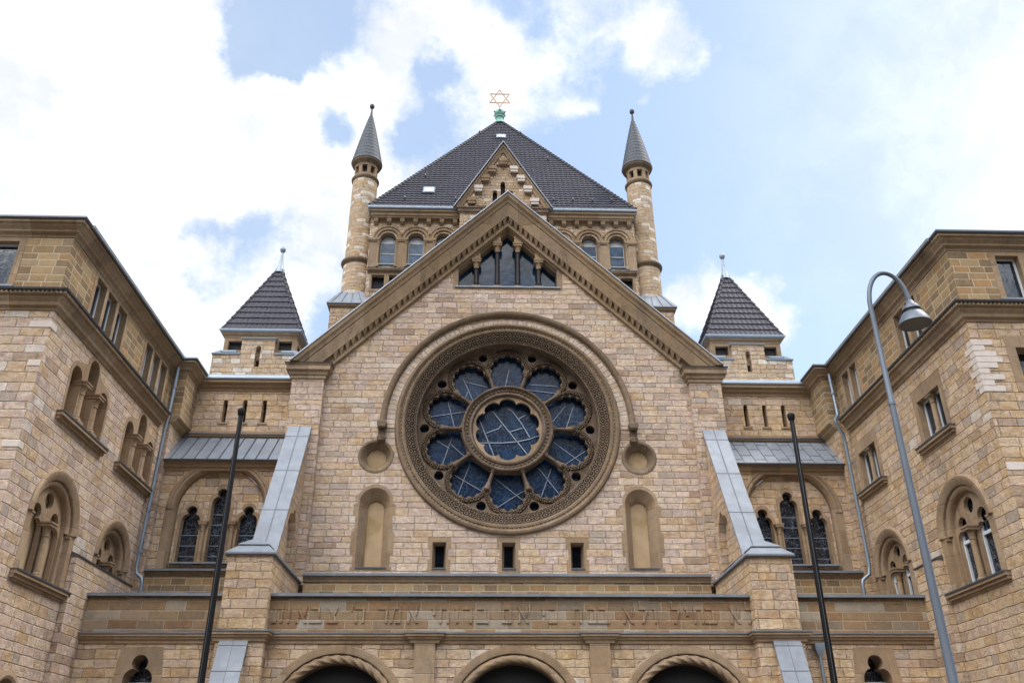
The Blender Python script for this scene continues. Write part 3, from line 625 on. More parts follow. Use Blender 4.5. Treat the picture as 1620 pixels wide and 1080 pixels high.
# --- buttresses: pier on the porch line, sloping raker up to the gable pilaster
for s in (-1, 1):
    x0, x1 = sorted((s*7.95, s*9.42)); b0, b1 = sorted((s*8.14, s*9.03))
    MB().box(x0, x1, -4.9, -.31, 6.0, 8.57).build('buttress_pier', M_rub2, SYN)
    # raker body with the arched recess in its inner and outer cheek
    prof = [(-.305, 8.4), (-3.75, 8.4), (-3.62, 8.95), (-.305, 14.70)]
    arch = [(-2.35, 8.55), (-.75, 8.55)]+[(-.75, 10.0)]+[(-1.55+.8*math.cos(PI*i/14), 10.0+(1.15 if i < 7 else .9)*math.sin(PI*i/14)) for i in range(1, 14)]+[(-2.35, 10.0)]
    m = MB(); m.plate(lambda u, v, d: (d, u, v), prof, [arch], b0+.04, b1-.04)
    RK = m.build('raking_buttress', M_rub2, SYN)
    m = MB(); m.plate(lambda u, v, d: (d, u, v), arch, [], (b0+b1)/2-.12, (b0+b1)/2+.12); m.build('arch_infill', M_rub2, RK)
    # zinc coping on the raker
    dy, dz = -3.35, -5.80; L = math.hypot(dy, dz)
    def cp_pt(t_, off): return (-.28+dy*t_-off*(-dz)/L*1.0, 14.86+dz*t_+off*(-dy)/L)
    m = MB()
    for xa, xb, o0, o1 in ((b0-.03, b1+.03, -.02, .05),):
        m.rings([[(xa, *cp_pt(t_, o0)), (xb, *cp_pt(t_, o0)), (xb, *cp_pt(t_, o1)), (xa, *cp_pt(t_, o1))] for t_ in (-.02, 1.06)])
    C_ = m.build('zinc_coping', M_lead, SYN)
    m = MB(); xm = (b0+b1)/2
    m.rings([[(xm-.014, *cp_pt(t_, .04)), (xm+.014, *cp_pt(t_, .04)), (xm+.014, *cp_pt(t_, .07)), (xm-.014, *cp_pt(t_, .07))] for t_ in (-.01, 1.05)])
    for t0 in (.09, .40, .72):
        m.rings([[(b0-.035, *cp_pt(t_, .045)), (b1+.035, *cp_pt(t_, .045)), (b1+.035, *cp_pt(t_, .062)), (b0-.035, *cp_pt(t_, .062))] for t_ in (t0, t0+.004)])
    m.build('seam', M_seam, C_)
    # zinc roof of the pier, two tiers with a hipped front
    m = MB(); xr = (x0+x1)/2
    lo = [(x0-.09, -5.0), (x1+.09, -5.0), (x1+.09, -.2), (x0-.09, -.2)]
    mi = [(x0+.28, -4.62), (x1-.28, -4.62), (x1-.28, -.2), (x0+.28, -.2)]
    m.rings([[(x, y, 8.57) for x, y in lo], [(x, y, 8.62) for x, y in lo], [(x, y, 8.94) for x, y in mi]])
    m2 = [(x0+.22, -4.69), (x1-.22, -4.69), (x1-.22, -.2), (x0+.22, -.2)]
    m.rings([[(x, y, 8.93) for x, y in m2], [(x, y, 8.96) for x, y in m2], [(xr-.01, -4.35, 9.24), (xr+.01, -4.35, 9.24), (xr+.01, -.2, 9.24), (xr-.01, -.2, 9.24)]])
    m.build('pier_roof', M_lead, SYN)
    MB().box(x0-.10, x1+.10, -5.01, -.21, 8.535, 8.565).build('pier_roof_edge', M_leaddk, SYN)
    # lower part with a second sloping zinc face
    MB().box(x0-.03, x1+.03, -4.88, -4.2, 0, 6.0).build('lower_pier', M_rub2, SYN)
    c0, c1 = sorted((s*8.40, s*9.30))
    m = MB(); m.rings([[(c0+.04, -4.5, 0), (c1-.04, -4.5, 0), (c1-.04, -6.5, 0), (c0+.04, -6.5, 0)], [(c0+.04, -4.5, 2), (c1-.04, -4.5, 2), (c1-.04, -6.46, 2), (c0+.04, -6.46, 2)], [(c0+.04, -4.5, 5.8), (c1-.04, -4.5, 5.8), (c1-.04, -4.96, 5.8), (c0+.04, -4.96, 5.8)]])
    m.build('lower_buttress', M_rub2, SYN)
    m = MB(); m.rings([[(c0, y, z) for y, z in ((-4.95, 5.84), (-6.52, 1.95), (-6.47, 1.93), (-4.88, 5.84))], [(c1, y, z) for y, z in ((-4.95, 5.84), (-6.52, 1.95), (-6.47, 1.93), (-4.88, 5.84))]])
    LB = m.build('lower_coping', M_lead, SYN)
    m = MB(); xm = (c0+c1)/2
    m.rings([[(xm-.012, -4.97, 5.80), (xm+.012, -4.97, 5.80), (xm+.012, -4.94, 5.80), (xm-.012, -4.94, 5.80)], [(xm-.012, -6.535, 1.97), (xm+.012, -6.535, 1.97), (xm+.012, -6.5, 1.97), (xm-.012, -6.5, 1.97)]])
    for z in (5.66, 4.86, 3.9):
        y = -4.95-(5.84-z)*.4036
        m.box(c0-.005, c1+.005, y-.012, y+.03, z-.008, z+.008)
    m.build('seam', M_seam, LB)

# --- porch
PY = -4.4; FP = front(PY)
arches = [-5.6, .05, 5.66]
def porch_arch(c, r): return [(c-r, .0), (c+r, .0)]+[(c+r*math.cos(PI*i/28), 3.45+r*math.sin(PI*i/28)) for i in range(29)]
pw = MB(); tf = [trefoil(s*11.85, 3.6, 5.46, .46) for s in (-1, 1)]
small = [archl(s*11.85+dx, 3.2, 4.25, .26, 12) for s in (-1, 1) for dx in (-.82, .82)]
pw.plate(FP, [(-14.05, 0.0), (14.05, 0.0), (14.05, 5.9), (-14.05, 5.9)], [porch_arch(c, 2.06) for c in arches]+[grow(h) for h in tf+small], -.7, 0)
pw.build('porch_wall', M_rub2, SYN)
MB().box(-14, 14, -4.2, -.3, 6.3, 6.5).build('porch_roof', M_lead, SYN)
for c in arches:
    A = MB(); A.arc(FP, c, 3.45, [(2.05, -.02), (2.05, .02), (2.09, .035), (2.28, .035), (2.31, .0)], 0, PI, 48)
    A.arc(FP, c, 3.45, [(1.96, -.30), (2.055, -.30), (2.055, -.10), (1.96, -.10)], 0, PI, 48)
    A = A.build('portal_arch', M_dress, SYN, smooth=True)
    # twisted roll
    m = MB(); pts = []; N = 180
    rings = []
    for i in range(N+1):
        a = PI*i/N; e = (math.cos(a), math.sin(a)); ring = []
        for j in range(18):
            b = 2*PI*j/18; rad = .125+.020*math.cos(4*b+a*34)*(1 if c != .05 else .4)
            rr = 1.90+rad*math.cos(b); ring.append(FP(c+rr*e[0], 3.45+rr*e[1], -.10+rad*math.sin(b)))
        rings.append(ring)
    m.rings(rings); m.build('twisted_roll', M_dress, A, smooth=True)
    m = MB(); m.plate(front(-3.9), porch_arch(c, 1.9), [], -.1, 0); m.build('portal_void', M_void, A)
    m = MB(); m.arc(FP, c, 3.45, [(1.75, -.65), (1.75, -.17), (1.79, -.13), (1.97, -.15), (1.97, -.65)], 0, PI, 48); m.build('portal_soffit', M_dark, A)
for s in (-1, 1):
    p0, p1 = sorted((s*2.50, s*3.16))
    MB().box(p0, p1, PY-.17, PY+.01, 0, 5.86).build('porch_pilaster', M_dress, SYN)
LEDGE = [(-.3, 5.80), (.05, 5.80), (.07, 5.88), (.13, 5.92), (.15, 5.98), (.20, 6.00), (.20, 6.08), (-.3, 6.08)]
path = [(-7.93, PY), (-3.26, PY), (-3.26, PY-.14), (-2.42, PY-.14), (-2.42, PY), (2.42, PY), (2.42, PY-.14), (3.26, PY-.14), (3.26, PY), (7.93, PY)]
m = MB(); m.cornice(path, LEDGE, 1)
for s in (-1, 1):
    q = [(s*9.46, PY), (s*14.0, PY)] if s > 0 else [(-14.0, PY), (-9.46, PY)]
    m.cornice(q, LEDGE, 1)
    q = [(s*7.93, PY+.0), (s*7.93, -4.9), (s*9.46, -4.9), (s*9.46, PY)]
    m.cornice(q, LEDGE, s)
m.build('porch_ledge', M_dress, SYN)
m = MB(); LF = [(-.3, 6.08), (.235, 6.08), (.245, 6.125), (-.0, 6.16), (-.3, 6.16)]
m.cornice(path, LF, 1)
for s in (-1, 1):
    m.cornice([(s*9.46, PY), (s*14.0, PY)] if s > 0 else [(-14.0, PY), (-9.46, PY)], LF, 1)
    m.cornice([(s*7.93, PY+.0), (s*7.93, -4.9), (s*9.46, -4.9), (s*9.46, PY)], LF, s)
m.build('porch_ledge_flashing', M_lead, SYN)
PAR = MB().box(-7.96, 7.96, PY+.0, PY+.4, 6.1, 7.22).build('inscribed_parapet', M_para, SYN)
for s in (-1, 1):
    a, b = sorted((s*9.40, s*14.0)); MB().box(a, b, PY, PY+.4, 6.1, 7.22).build('side_parapet', M_para, SYN)
for a, b in ((-7.96, 7.96), (-14.0, -9.41), (9.41, 14.0)):
    MB().box(a, b, PY-.06, PY+.45, 7.22, 7.30).build('parapet_coping', M_dark, SYN)
    m = MB(); m.cornice([(a, PY), (b, PY)], [(-.48, 7.305), (.15, 7.305), (.15, 7.27), (.175, 7.27), (.185, 7.36), (-.48, 7.40)], 1); m.build('parapet_flashing', M_lead, SYN)
# raised Hebrew inscription, letter by letter (visual order left to right)
LET = [('ת', 441), ('ו', 457), ('א', 478), ('ב', 500), ('צ', 526), ("'", 556), ('ה', 568), ('ר', 604), ('מ', 624), ('א', 651), ('י', 683), ('ח', 700), ('ו', 719), ('ר', 736), ('ב', 760), ('ם', 798), ('א', 824),
       ('י', 855), ('כ', 870), ('ח', 909), ('כ', 932), ('ב', 951), ('א', 990), ('ל', 1014), ('ו', 1032), ('ל', 1065), ('י', 1083), ('ח', 1102), ('ב', 1121), ('א', 1160), ('ל', 1183)]
def R_(x0, x1, y0, y1): return [(x0, y0), (x1, y0), (x1, y1), (x0, y1)]
GL = {'ב': [R_(.08, .74, .83, 1), R_(.57, .74, .17, .83), R_(0, .92, 0, .17)], 'כ': [R_(.06, .72, .83, 1), R_(.55, .72, .17, .83), R_(.06, .72, 0, .17)],
      'ל': [R_(.08, .23, .83, 1.36), R_(.23, .76, .83, 1), [(.24, 0), (.42, 0), (.76, .83), (.58, .83)]],
      'א': [[(.66, 0), (.86, 0), (.20, 1), (0, 1)], [(.60, .36), (.72, .50), (.82, 1), (.64, 1)], [(.03, 0), (.20, 0), (.27, .36), (.22, .66), (.12, .40)]],
      'ו': [R_(0, .31, .83, 1), R_(.13, .31, 0, .83)], 'י': [R_(0, .31, .83, 1), R_(.13, .31, .48, .83)], 'ח': [R_(0, .80, .83, 1), R_(.05, .22, 0, .83), R_(.60, .77, 0, .83)],
      'ה': [R_(0, .80, .83, 1), R_(.60, .77, 0, .83), R_(.08, .25, 0, .60)], 'ר': [R_(.02, .74, .83, 1), R_(.57, .74, 0, .83)],
      'מ': [[(0, 0), (.17, 0), (.36, .83), (.18, .83)], R_(.12, .80, .83, 1), R_(.63, .80, .17, .83), R_(.38, .80, 0, .17)],
      'ם': [R_(0, .80, .83, 1), R_(.05, .22, .17, .83), R_(.60, .77, .17, .83), R_(.05, .77, 0, .17)],
      'צ': [[(.58, .17), (.78, .17), (.19, 1), (0, 1)], [(.52, .46), (.66, .56), (.80, 1), (.62, 1)], R_(0, .82, 0, .17)],
      'ת': [R_(.06, .82, .83, 1), R_(.63, .80, 0, .83), R_(.18, .35, .17, .83), R_(0, .35, 0, .17)], "'": [[(.02, .72), (.12, .72), (.20, 1.08), (.04, 1.08)]]}
for n_, (chr_, px) in enumerate(LET):
    st_ = GL[chr_]; wd = max(x for q in st_ for x, y in q); x0 = -7.91+(px-430)*.02097
    m = MB()
    for k, q in enumerate(st_):
        pts = [(x0+(x-wd/2)*.44, 6.44+y*.52) for x, y in q]
        m.plate(FP, pts, [], -.01, .045+.0022*k+.0007*(n_ % 3))
    m.build('hebrew_letter', M_para, PAR)
# trefoil windows in the side porch walls
for i, s in enumerate((-1, 1)):
    w = MB()
    fr = [(s*11.85-1.5, 3.0), (s*11.85+1.5, 3.0), (s*11.85+1.5, 4.62), (s*11.85+.78, 4.62), (s*11.85+.66, 5.70), (s*11.85-.66, 5.70), (s*11.85-.78, 4.62), (s*11.85-1.5, 4.62)]
    w.plate(FP, fr, [tf[i], small[2*i], small[2*i+1]], 0, .006, back=False, hole_side=False)
    w.splay(FP, tf[i], .006, tf[i], -.66)
    for q in small[2*i:2*i+2]: w.splay(FP, q, .006, q, -.66)
    w = w.build('trefoil_window', M_dress, SYN)
    m = MB(); m.plate(FP, rect(s*11.85-1.4, s*11.85+1.4, 3.1, 5.6), [], -.74, -.70); m.build('pane', M_leaded, w)
    m = MB(); m.fbox(FP, s*11.85-.5, s*11.85+.5, 4.62, 4.68, -.66, -.5); m.build('window_bar', M_frame, w)
# bird spikes on the side ledges
m = MB()
for (a, b, y, z) in ((-13.3, -9.6, PY-.12, 6.15), (-13.3, -9.6, PY-.05, 7.37)):
    x = a
    while x < b:
        for dx in (-.02, .02): m.tube([(x, y, z), (x+dx, y-.03, z+.13)], .0035, 3)
        x += .075
sp = m.build('bird_spikes', M_pipe, SYN); sp['kind'] = 'stuff'
# hopper and pipe beside the right lower buttress
m = MB(); hx, hy = 10.0, PY-.18
m.rings([[(hx+dx*w, hy+dy*w*.8, z) for dx, dy in ((-1, -1), (1, -1), (1, 1), (-1, 1))] for z, w in ((5.79, .155), (5.60, .155), (5.42, .07), (5.38, .06))]); m.tube([(hx, hy, 5.4), (hx+.02, hy, 0)], .055, 12)
m.build('rain_hopper', M_pipe, SYN, smooth=True)

# --- side bays between gable and wings
for s in (-1, 1):
    cx = s*11.47
    def X(a, b): return sorted((s*a, s*b))
    BIG = archl(cx, 9.12, 11.5, 1.80, 30)
    a, b = X(9.0, 13.9)
    m = MB(); m.plate(F0, rect(a, b, 6.5, 13.1), [grow(BIG)], -.7, 0); m.build('side_bay_wall', M_rub2, SYN)
    # window surround: flat jambs, stepped roll arch, recessed field with three trefoil lancets
    w = MB(); w.plate(F0, archl(cx, 9.12, 11.5, 2.10, 30), [BIG], 0, .006, back=False, hole_side=False)
    w.arc(F0, cx, 11.5, [(1.80, -.25), (1.80, .01), (1.84, .05), (1.90, .05), (1.93, .02), (1.97, .06), (2.05, .06), (2.10, 0), (2.10, -.02)], 0, PI, 48)
    w.splay(F0, BIG, .006, archl(cx, 9.12, 11.5, 1.72, 30), -.12); w.splay(F0, archl(cx, 9.12, 11.5, 1.72, 30), -.12, archl(cx, 9.12, 11.5, 1.70, 30), -.30)
    w = w.build('arched_window', M_dress, SYN)
    lan = [trefoil(cx+dx, 9.42, top, .37) for dx, top in ((-1.12, 11.70), (0, 12.42), (1.12, 11.70))]
    m = MB(); m.plate(F0, archl(cx, 9.12, 11.5, 1.69, 30), [grow(l) for l in lan], -.55, -.26); m.build('lancet_field', M_rub2, w)
    m = MB()
    for dx, top in ((-1.12, 11.70), (0, 12.42), (1.12, 11.70)):
        L0 = trefoil(cx+dx, 9.42, top, .37); L1 = [((x-cx-dx)*1.32+cx+dx, max(9.40, (z-9.42)*1.07+9.40)) for x, z in L0]
        xl = [(x if abs(x-cx) < 1.62 else cx+math.copysign(1.62, x-cx), z) for x, z in L1]
        m.plate(F0, xl, [L0], -.30, -.245, back=False, hole_side=False); m.splay(F0, L0, -.245, [((x-cx-dx)*.9+cx+dx, z) for x, z in L0], -.5)
    m.build('lancet_frame', M_dress, w)
    m = MB(); m.plate(F0, archl(cx, 9.2, 11.5, 1.7, 24), [], -.62, -.58); m.build('leaded_pane', M_leaded, w)
    m = MB()
    for dx, top in ((-1.12, 11.0), (0, 11.7), (1.12, 11.0)):
        z = 9.75
        while z < top: m.fbox(F0, cx+dx-.36, cx+dx+.36, z, z+.018, -.58, -.565); z += .42
    m.build('saddle_bar', M_bar, w)
    for dx in (-.56, .56): column(F0, cx+dx, 9.44, 11.05, .095, -.20, M_dress, M_dress, w, cap_h=.42, abacus=1.0)
    m = MB(); m.fbox(F0, cx-1.65, cx+1.65, 9.36, 9.42, -.6, .02); m.build('sill', M_lead, w)
    m = MB(); m.cornice([(a, 0), (b, 0)], [(-.2, 8.84), (.03, 8.84), (.10, 8.92), (.14, 8.97), (.20, 8.98), (.20, 9.06), (-.2, 9.06)], 1); m.build('bay_ledge', M_dress, SYN)
    m = MB(); m.cornice([(a, 0), (b, 0)], [(-.2, 9.065), (.25, 9.065), (.25, 9.03), (.27, 9.03), (.28, 9.11), (-.2, 9.15)], 1); m.build('bay_ledge_flashing', M_lead, SYN)
    MB().box(a, b, -.06, -.003, 6.6, 8.84).build('bay_base_band', M_ash, SYN)
    # eaves and lean-to zinc roof
    a, b = X(9.0, 13.86)
    m = MB(); m.cornice([(a, 0), (b, 0)], [(-.5, 13.08), (.04, 13.08), (.06, 13.16), (.16, 13.22), (.18, 13.30), (.26, 13.34), (.26, 13.41), (-.5, 13.41)], 1); m.build('lean_to_eaves', M_dress, SYN)
    def rp(t_, off=0): return (-.36+1.62*t_-off*.72, 13.44+1.58*t_+off*.70)
    m = MB(); m.rings([[(x, *rp(0)), (x, *rp(1)), (x, rp(1)[0], rp(0)[1]-.03), (x, rp(0)[0], rp(0)[1]-.03)] for x in (a, b)])
    LR = m.build('lean_to_roof', M_lead, SYN)
    m = MB()
    n_ = 10; xs = [a+(b-a)*(i+.5)/n_ for i in range(n_)]
    if s < 0:
        for x in xs: m.rings([[(x-.018, *rp(t_, -.0)), (x+.018, *rp(t_, -.0)), (x+.012, *rp(t_, .05)), (x-.012, *rp(t_, .05))] for t_ in (.0, 1.)])
    else:
        for i, x in enumerate(xs):
            m.rings([[(x-.012, *rp(t_, -.0)), (x+.012, *rp(t_, -.0)), (x+.008, *rp(t_, .02)), (x-.008, *rp(t_, .02))] for t_ in (.0, 1.)])
            for t_ in ([.33, .8] if i % 2 else [.15, .6]):
                m.rings([[(xx, *rp(t_, 0)), (xx, *rp(t_+.012, 0)), (xx, *rp(t_+.012, .016)), (xx, *rp(t_, .016))] for xx in (x, min(b, x+(b-a)/n_))])
    m.build('standing_seam', M_seam, LR)
    m = MB(); m.rings([[(x, -.37, 13.39), (x, -.40, 13.44), (x, -.36, 13.47), (x, -.30, 13.45)] for x in (a-.02, b+.02)]); m.build('eaves_edge', M_leaddk, LR)
    # upper wall with three slits
    a, b = X(8.9, 13.8); FU = front(1.2)
    sl_ = [archl(s*q, 15.66, 16.62, .095, 10) for q in (10.56, 11.40, 12.24)]
    m = MB(); m.plate(FU, rect(a, b, 14.4, 17.2), sl_, -.6, 0); UW = m.build('upper_wall', M_rub2, SYN)
    m = MB(); m.fbox(FU, a, b, 15.0, 15.06, 0, .10); m.fbox(FU, a, b, 15.14, 15.24, -.01, .07); m.build('abutment_moulding', M_dress, UW)
    m = MB(); m.fbox(FU, a, b, 15.06, 15.12, -.01, .14); m.build('abutment_flashing', M_leaddk, UW)
    for q in (10.56, 11.40, 12.24):
        w = MB(); o_ = archl(s*q, 15.66, 16.62, .095, 10)
        w.fbox(FU, s*q-.20, s*q+.20, 15.58, 15.66, -.02, .05); w = w.build('slit_opening', M_dress, SYN)
        m = MB(); m.plate(FU, o_, [], -.42, -.40); m.build('slit_void', M_void, w)
    m = MB(); m.cornice([(a, 1.2), (b, 1.2)], [(-.4, 17.12), (.04, 17.12), (.06, 17.2), (.18, 17.28), (.20, 17.36), (.34, 17.42), (.36, 17.54), (-.4, 17.54)], 1); m.build('upper_cornice', M_dress, SYN)
    m = MB(); m.rings([[(x, .80, 17.545), (x, .78, 17.60), (x, .82, 17.72), (x, 1.0, 17.84), (x, 4.4, 18.8), (x, 4.4, 17.545)] for x in (a, b)]); m.build('gutter_roof', M_zinclt, SYN)

# --- corner towers with tiled pyramid roofs
def roof_face(m, A, B, apex, row=.34, tile=.26, lip=.045, amp=.025, per=4):
    """overlapping corrugated tile courses on the triangle A-B-apex"""
    A, B, apex = Vector(A), Vector(B), Vector(apex); mid = (A+B)/2; ux = (B-A).normalized(); upv = (apex-mid); H = upv.length; uv_ = upv.normalized(); nn = ux.cross(uv_).normalized()
    if nn.z < 0: nn = -nn
    half = (B-A).length/2; R = max(1, int(H/row))
    for i in range(R):
        h0 = i*H/R; h1 = (i+1)*H/R
        w0 = half*(1-h0/H); w1 = half*(1-h1/H)
        n = max(2, int(2*w0/tile)*per)
        off = apex-mid-uv_*H
        lo, hi, bt = [], [], []
        for j in range(n+1):
            x = -w0+2*w0*j/n; f = amp*abs(math.sin(PI*(x/tile)))
            xt = max(-w1, min(w1, x))
            base = mid+ux*x+uv_*h0; lo.append(base+nn*(lip+f)); bt.append(base-nn*.03)
            hi.append(mid+ux*xt+uv_*h1+nn*(.004+f*(1 if abs(x) <= w1 else 0)))
        k = len(m.v); m.v += lo+hi+bt; q = n+1
        for j in range(n):
            m.f.append((k+j, k+j+1, k+q+j+1, k+q+j)); m.f.append((k+j, k+j+1, k+2*q+j+1, k+2*q+j))
def hip_tiles(m, A, B, r=.10, step=.34):
    A, B = Vector(A), Vector(B); L = (B-A).length; n = int(L/step)
    for i in range(n):
        a = A+(B-A)*(i/n); b = A+(B-A)*((i+1)/n)
        m.tube([a+Vector((0, 0, .05)), b+Vector((0, 0, .02))], [r, r*.8], 8)
for s in (-1, 1):
    tx, y0, y1 = s*12.05, 4.1, 8.0; hb = 2.12; hu = 1.76; cyy = 6.05
    FT = front(y0)
    m = MB()
    sl_ = archl(tx-.04*s, 19.7, 20.72, .12, 10)
    m.plate(FT, [(tx-hb, 17.0), (tx+hb, 17.0), (tx+hb, 20.35), (tx+.80, 20.35), (tx+.80, 21.20), (tx-.80, 21.20), (tx-.80, 20.35), (tx-hb, 20.35)], [sl_], -.5, 0)
    m.box(tx-hb, tx-hb+.5, y0+.51, y1, 17, 20.35); m.box(tx+hb-.5, tx+hb, y0+.51, y1, 17, 20.35); m.box(tx-hb+.51, tx+hb-.51, y1-.5, y1, 17, 20.35)
    TW = m.build('corner_tower', M_tower, SYN)
    m = MB(); m.plate(FT, sl_, [], -.42, -.40); m.build('tower_slit', M_void, TW)
    # set-back upper stage
    yu = y0+.30; FUp = front(yu)
    m = MB(); op = [rect(tx+dx-.33, tx+dx+.33, 20.74, 21.24) for dx in (-1.22, 1.22)]
    m.plate(FUp, rect(tx-hu, tx+hu, 20.2, 21.6), op, -.25, 0)
    for sg in (-1, 1):
        Fs = (lambda sg: lambda u, v, d: (tx+sg*(hu+d), u, v))(sg)
        m.plate(Fs, rect(yu+.26, y1-.26, 20.2, 21.6), [rect(cyy+dy-.33, cyy+dy+.33, 20.74, 21.24) for dy in (-1.0, 1.0)], -.25, 0)
    m.build('belfry_stage', M_dress, TW)
    for dx in (-1.22, 1.22):
        m = MB(); m.fbox(FUp, tx+dx-.34, tx+dx+.34, 20.72, 21.26, -.24, -.20); m.build('louvre', M_mesh, TW)
    for sg in (-1, 1):
        for dy in (-1.0, 1.0):
            m = MB(); m.box(*sorted((tx+sg*(hu-.2), tx+sg*(hu-.24))), cyy+dy-.34, cyy+dy+.34, 20.72, 21.26); m.build('louvre', M_mesh, TW)
    m = MB()
    for xa, xb in ((tx-hb-.05, tx-.79), (tx+.79, tx+hb+.05)):
        m.rings([[(x, y0-.07, 20.35), (x, y0-.08, 20.41), (x, yu, 20.60), (x, yu, 20.35)] for x in (xa, xb)])
        m.fbox(FUp, xa+.3, xb-.3 if xa < tx-1 else xb-.3, 20.60, 20.70, -.01, .06)
    m.rings([[(x, y0-.06, 21.20), (x, y0-.07, 21.25), (x, yu+.02, 21.36), (x, yu+.02, 21.20)] for x in (tx-.87, tx+.87)])
    for sg in (-1, 1):
        xs = tx+sg*(hb+.05); xi = tx+sg*hu
        m.rings([[(xs, y, 20.35), (xs+sg*.01, y, 20.41), (xi, y, 20.60), (xi, y, 20.35)] for y in (y0, y1)])
    m.build('set_off_flashing', M_zinclt, TW)
    rect_path = [(tx-hu, yu), (tx+hu, yu), (tx+hu, y1), (tx-hu, y1)]
    m = MB(); m.cornice(rect_path, [(-.2, 21.42), (.02, 21.42), (.04, 21.52), (.12, 21.56), (.16, 21.66), (-.2, 21.66)], 1, closed=True); m.build('eaves_cornice', M_dress, TW)
    m = MB(); m.cornice(rect_path, [(-.2, 21.66), (.20, 21.66), (.26, 21.72), (.26, 21.80), (.18, 21.84), (-.2, 21.84)], 1, closed=True); m.build('eaves_gutter', M_zinclt, TW)
    e = .14; zb = 21.80; ap = (tx, cyy+.1, 26.62)
    c4 = [(tx-hu-e, yu-e, zb), (tx+hu+e, yu-e, zb), (tx+hu+e, y1+e, zb), (tx-hu-e, y1+e, zb)]
    m = MB()
    for i in range(4): roof_face(m, c4[i], c4[(i+1) % 4], ap, row=.40, tile=.25, lip=.05)
    for c in c4: hip_tiles(m, c, ap, .085, .42)
    m.build('tiled_roof', M_tile, TW)
    m = MB(); ty = cyy+.1
    m.lathe(tx, ty, [(.30, 26.20), (.20, 26.5), (.13, 26.75), (.075, 27.2), (.05, 27.55), (.10, 27.57), (.15, 27.66), (.16, 27.74), (.13, 27.84), (.06, 27.9), (0, 27.91)], 16); m.build('roof_finial', M_zinclt, TW, smooth=True)

# --- crossing tower
TY = 9.4; FTW = front(TY); TH = 7.95; CY = 19.0
aw = [6.84, 5.19, 3.54]
m = MB(); hl = [archl(s*q, 28.95, 30.72, .46, 20) for s in (-1, 1) for q in aw]
hl += [rect(*sorted((s*q0, s*q1)), 27.25, 28.20) for s in (-1, 1) for q0, q1 in ((7.62, 6.90), (6.62, 5.90), (5.62, 4.9))]
m.plate(FTW, rect(-TH, TH, 18, 32.2), [grow(h) for h in hl], -.6, 0)
m.box(-TH, -TH+.6, TY+.61, 28.6, 18, 32.2); m.box(TH-.6, TH, TY+.61, 28.6, 18, 32.2); m.box(-TH+.61, TH-.61, 28.0, 28.6, 18, 32.2)
m.build('crossing_tower', M_tower, SYN)
for s in (-1, 1):
    for q in aw:
        x = s*q
        w = MB(); w.arc(FTW, x, 30.72, [(.60, 0), (.60, .05), (.64, .09), (.72, .09), (.76, .05), (.80, .05), (.82, .11), (.90, .11), (.93, .0)], 0, PI, 28)
        w.arc(FTW, x, 30.72, [(.47, -.3), (.45, -.06), (.50, -.03), (.58, .0), (.61, .0), (.61, -.3)], 0, PI, 28)
        w.splay(FTW, archl(x, 28.96, 30.72, .455, 20), -.0, archl(x, 28.97, 30.72, .435, 20), -.4)
        for dx in (-.53, .53):
            w.lathe(x+dx, TY-.04, [(.10, 28.75), (.10, 28.85), (.07, 28.9), (.065, 30.3), (.09, 30.32), (.08, 30.36), (.12, 30.5)], 10)
        w = w.build('tower_window', M_corn, SYN)
        m = MB(); m.plate(FTW, archl(x, 28.95, 30.72, .48, 20), [], -.42, -.40); m.build('pane', M_tower_glass, w)
        m = MB(); m.plate(FTW, [(x-.42, 30.62), (x+.42, 30.62)]+[(x+.43*math.cos(PI*i/16), 30.66+.43*math.sin(PI*i/16)) for i in range(17)], [], -.40, -.385); m.build('blind', M_pane_blank, w)
        m = MB(); m.fbox(FTW, x-.43, x+.43, 29.86, 29.90, -.40, -.36); m.fbox(FTW, x-.45, x-.41, 28.95, 30.7, -.40, -.35); m.fbox(FTW, x+.41, x+.45, 28.95, 30.7, -.40, -.35); m.build('window_frame', M_frame, w)
        m = MB(); m.fbox(FTW, x-.5, x+.5, 28.88, 28.95, -.4, .10); m.build('sill', M_lead, w)
    for q in (7.665, 6.015, 4.365, 2.75):
        x = s*q; m = MB(); hw_ = .235
        m.fbox(FTW, x-hw_, x+hw_, 28.72, 30.50, -.02, .06); m.fbox(FTW, x-hw_-.05, x+hw_+.05, 30.50, 30.58, -.02, .12); m.fbox(FTW, x-hw_-.10, x+hw_+.10, 30.58, 30.72, -.02, .15)
        m.build('window_pier', M_corn, SYN)
    for q0, q1 in ((7.62, 6.90), (6.62, 5.90), (5.62, 4.9)):
        a, b = sorted((s*q0, s*q1)); w = MB()
        w.plate(FTW, rect(a-.12, b+.12, 27.1, 28.34), [rect(a, b, 27.25, 28.20)], -.01, .03)
        w = w.build('louvre_window', M_dress, SYN); m = MB(); m.fbox(FTW, a-.02, b+.02, 27.2, 28.22, -.36, -.32); m.build('louvre', M_mesh, w)
a = [(-7.9, TY), (7.9, TY)]
m = MB(); m.cornice(a, [(-.2, 28.34), (.06, 28.36), (.12, 28.44), (.20, 28.46), (.20, 28.53), (-.2, 28.53)], 1); m.build('tower_ledge', M_dress, SYN)
m = MB(); m.cornice(a, [(-.2, 28.53), (.23, 28.53), (.23, 28.57), (-.2, 28.64)], 1); m.build('tower_ledge_flashing', M_leaddk, SYN)
TR_ = 7.52; ring = [(-TR_, TY), (TR_, TY), (TR_, 28.6), (-TR_, 28.6)]
m = MB(); m.cornice(ring, [(-.3, 32.08), (.30, 32.08), (.32, 32.16), (.38, 32.20), (.40, 32.34), (.50, 32.42), (.50, 32.56), (-.3, 32.56)], 1, closed=True)
m.build('tower_cornice', M_corn, SYN)
m = MB(); m.cornice(ring, [(-.3, 32.56), (.56, 32.56), (.60, 32.62), (.60, 32.74), (.52, 32.78), (-.3, 32.8)], 1, closed=True); m.build('tower_gutter', M_zinclt, SYN)
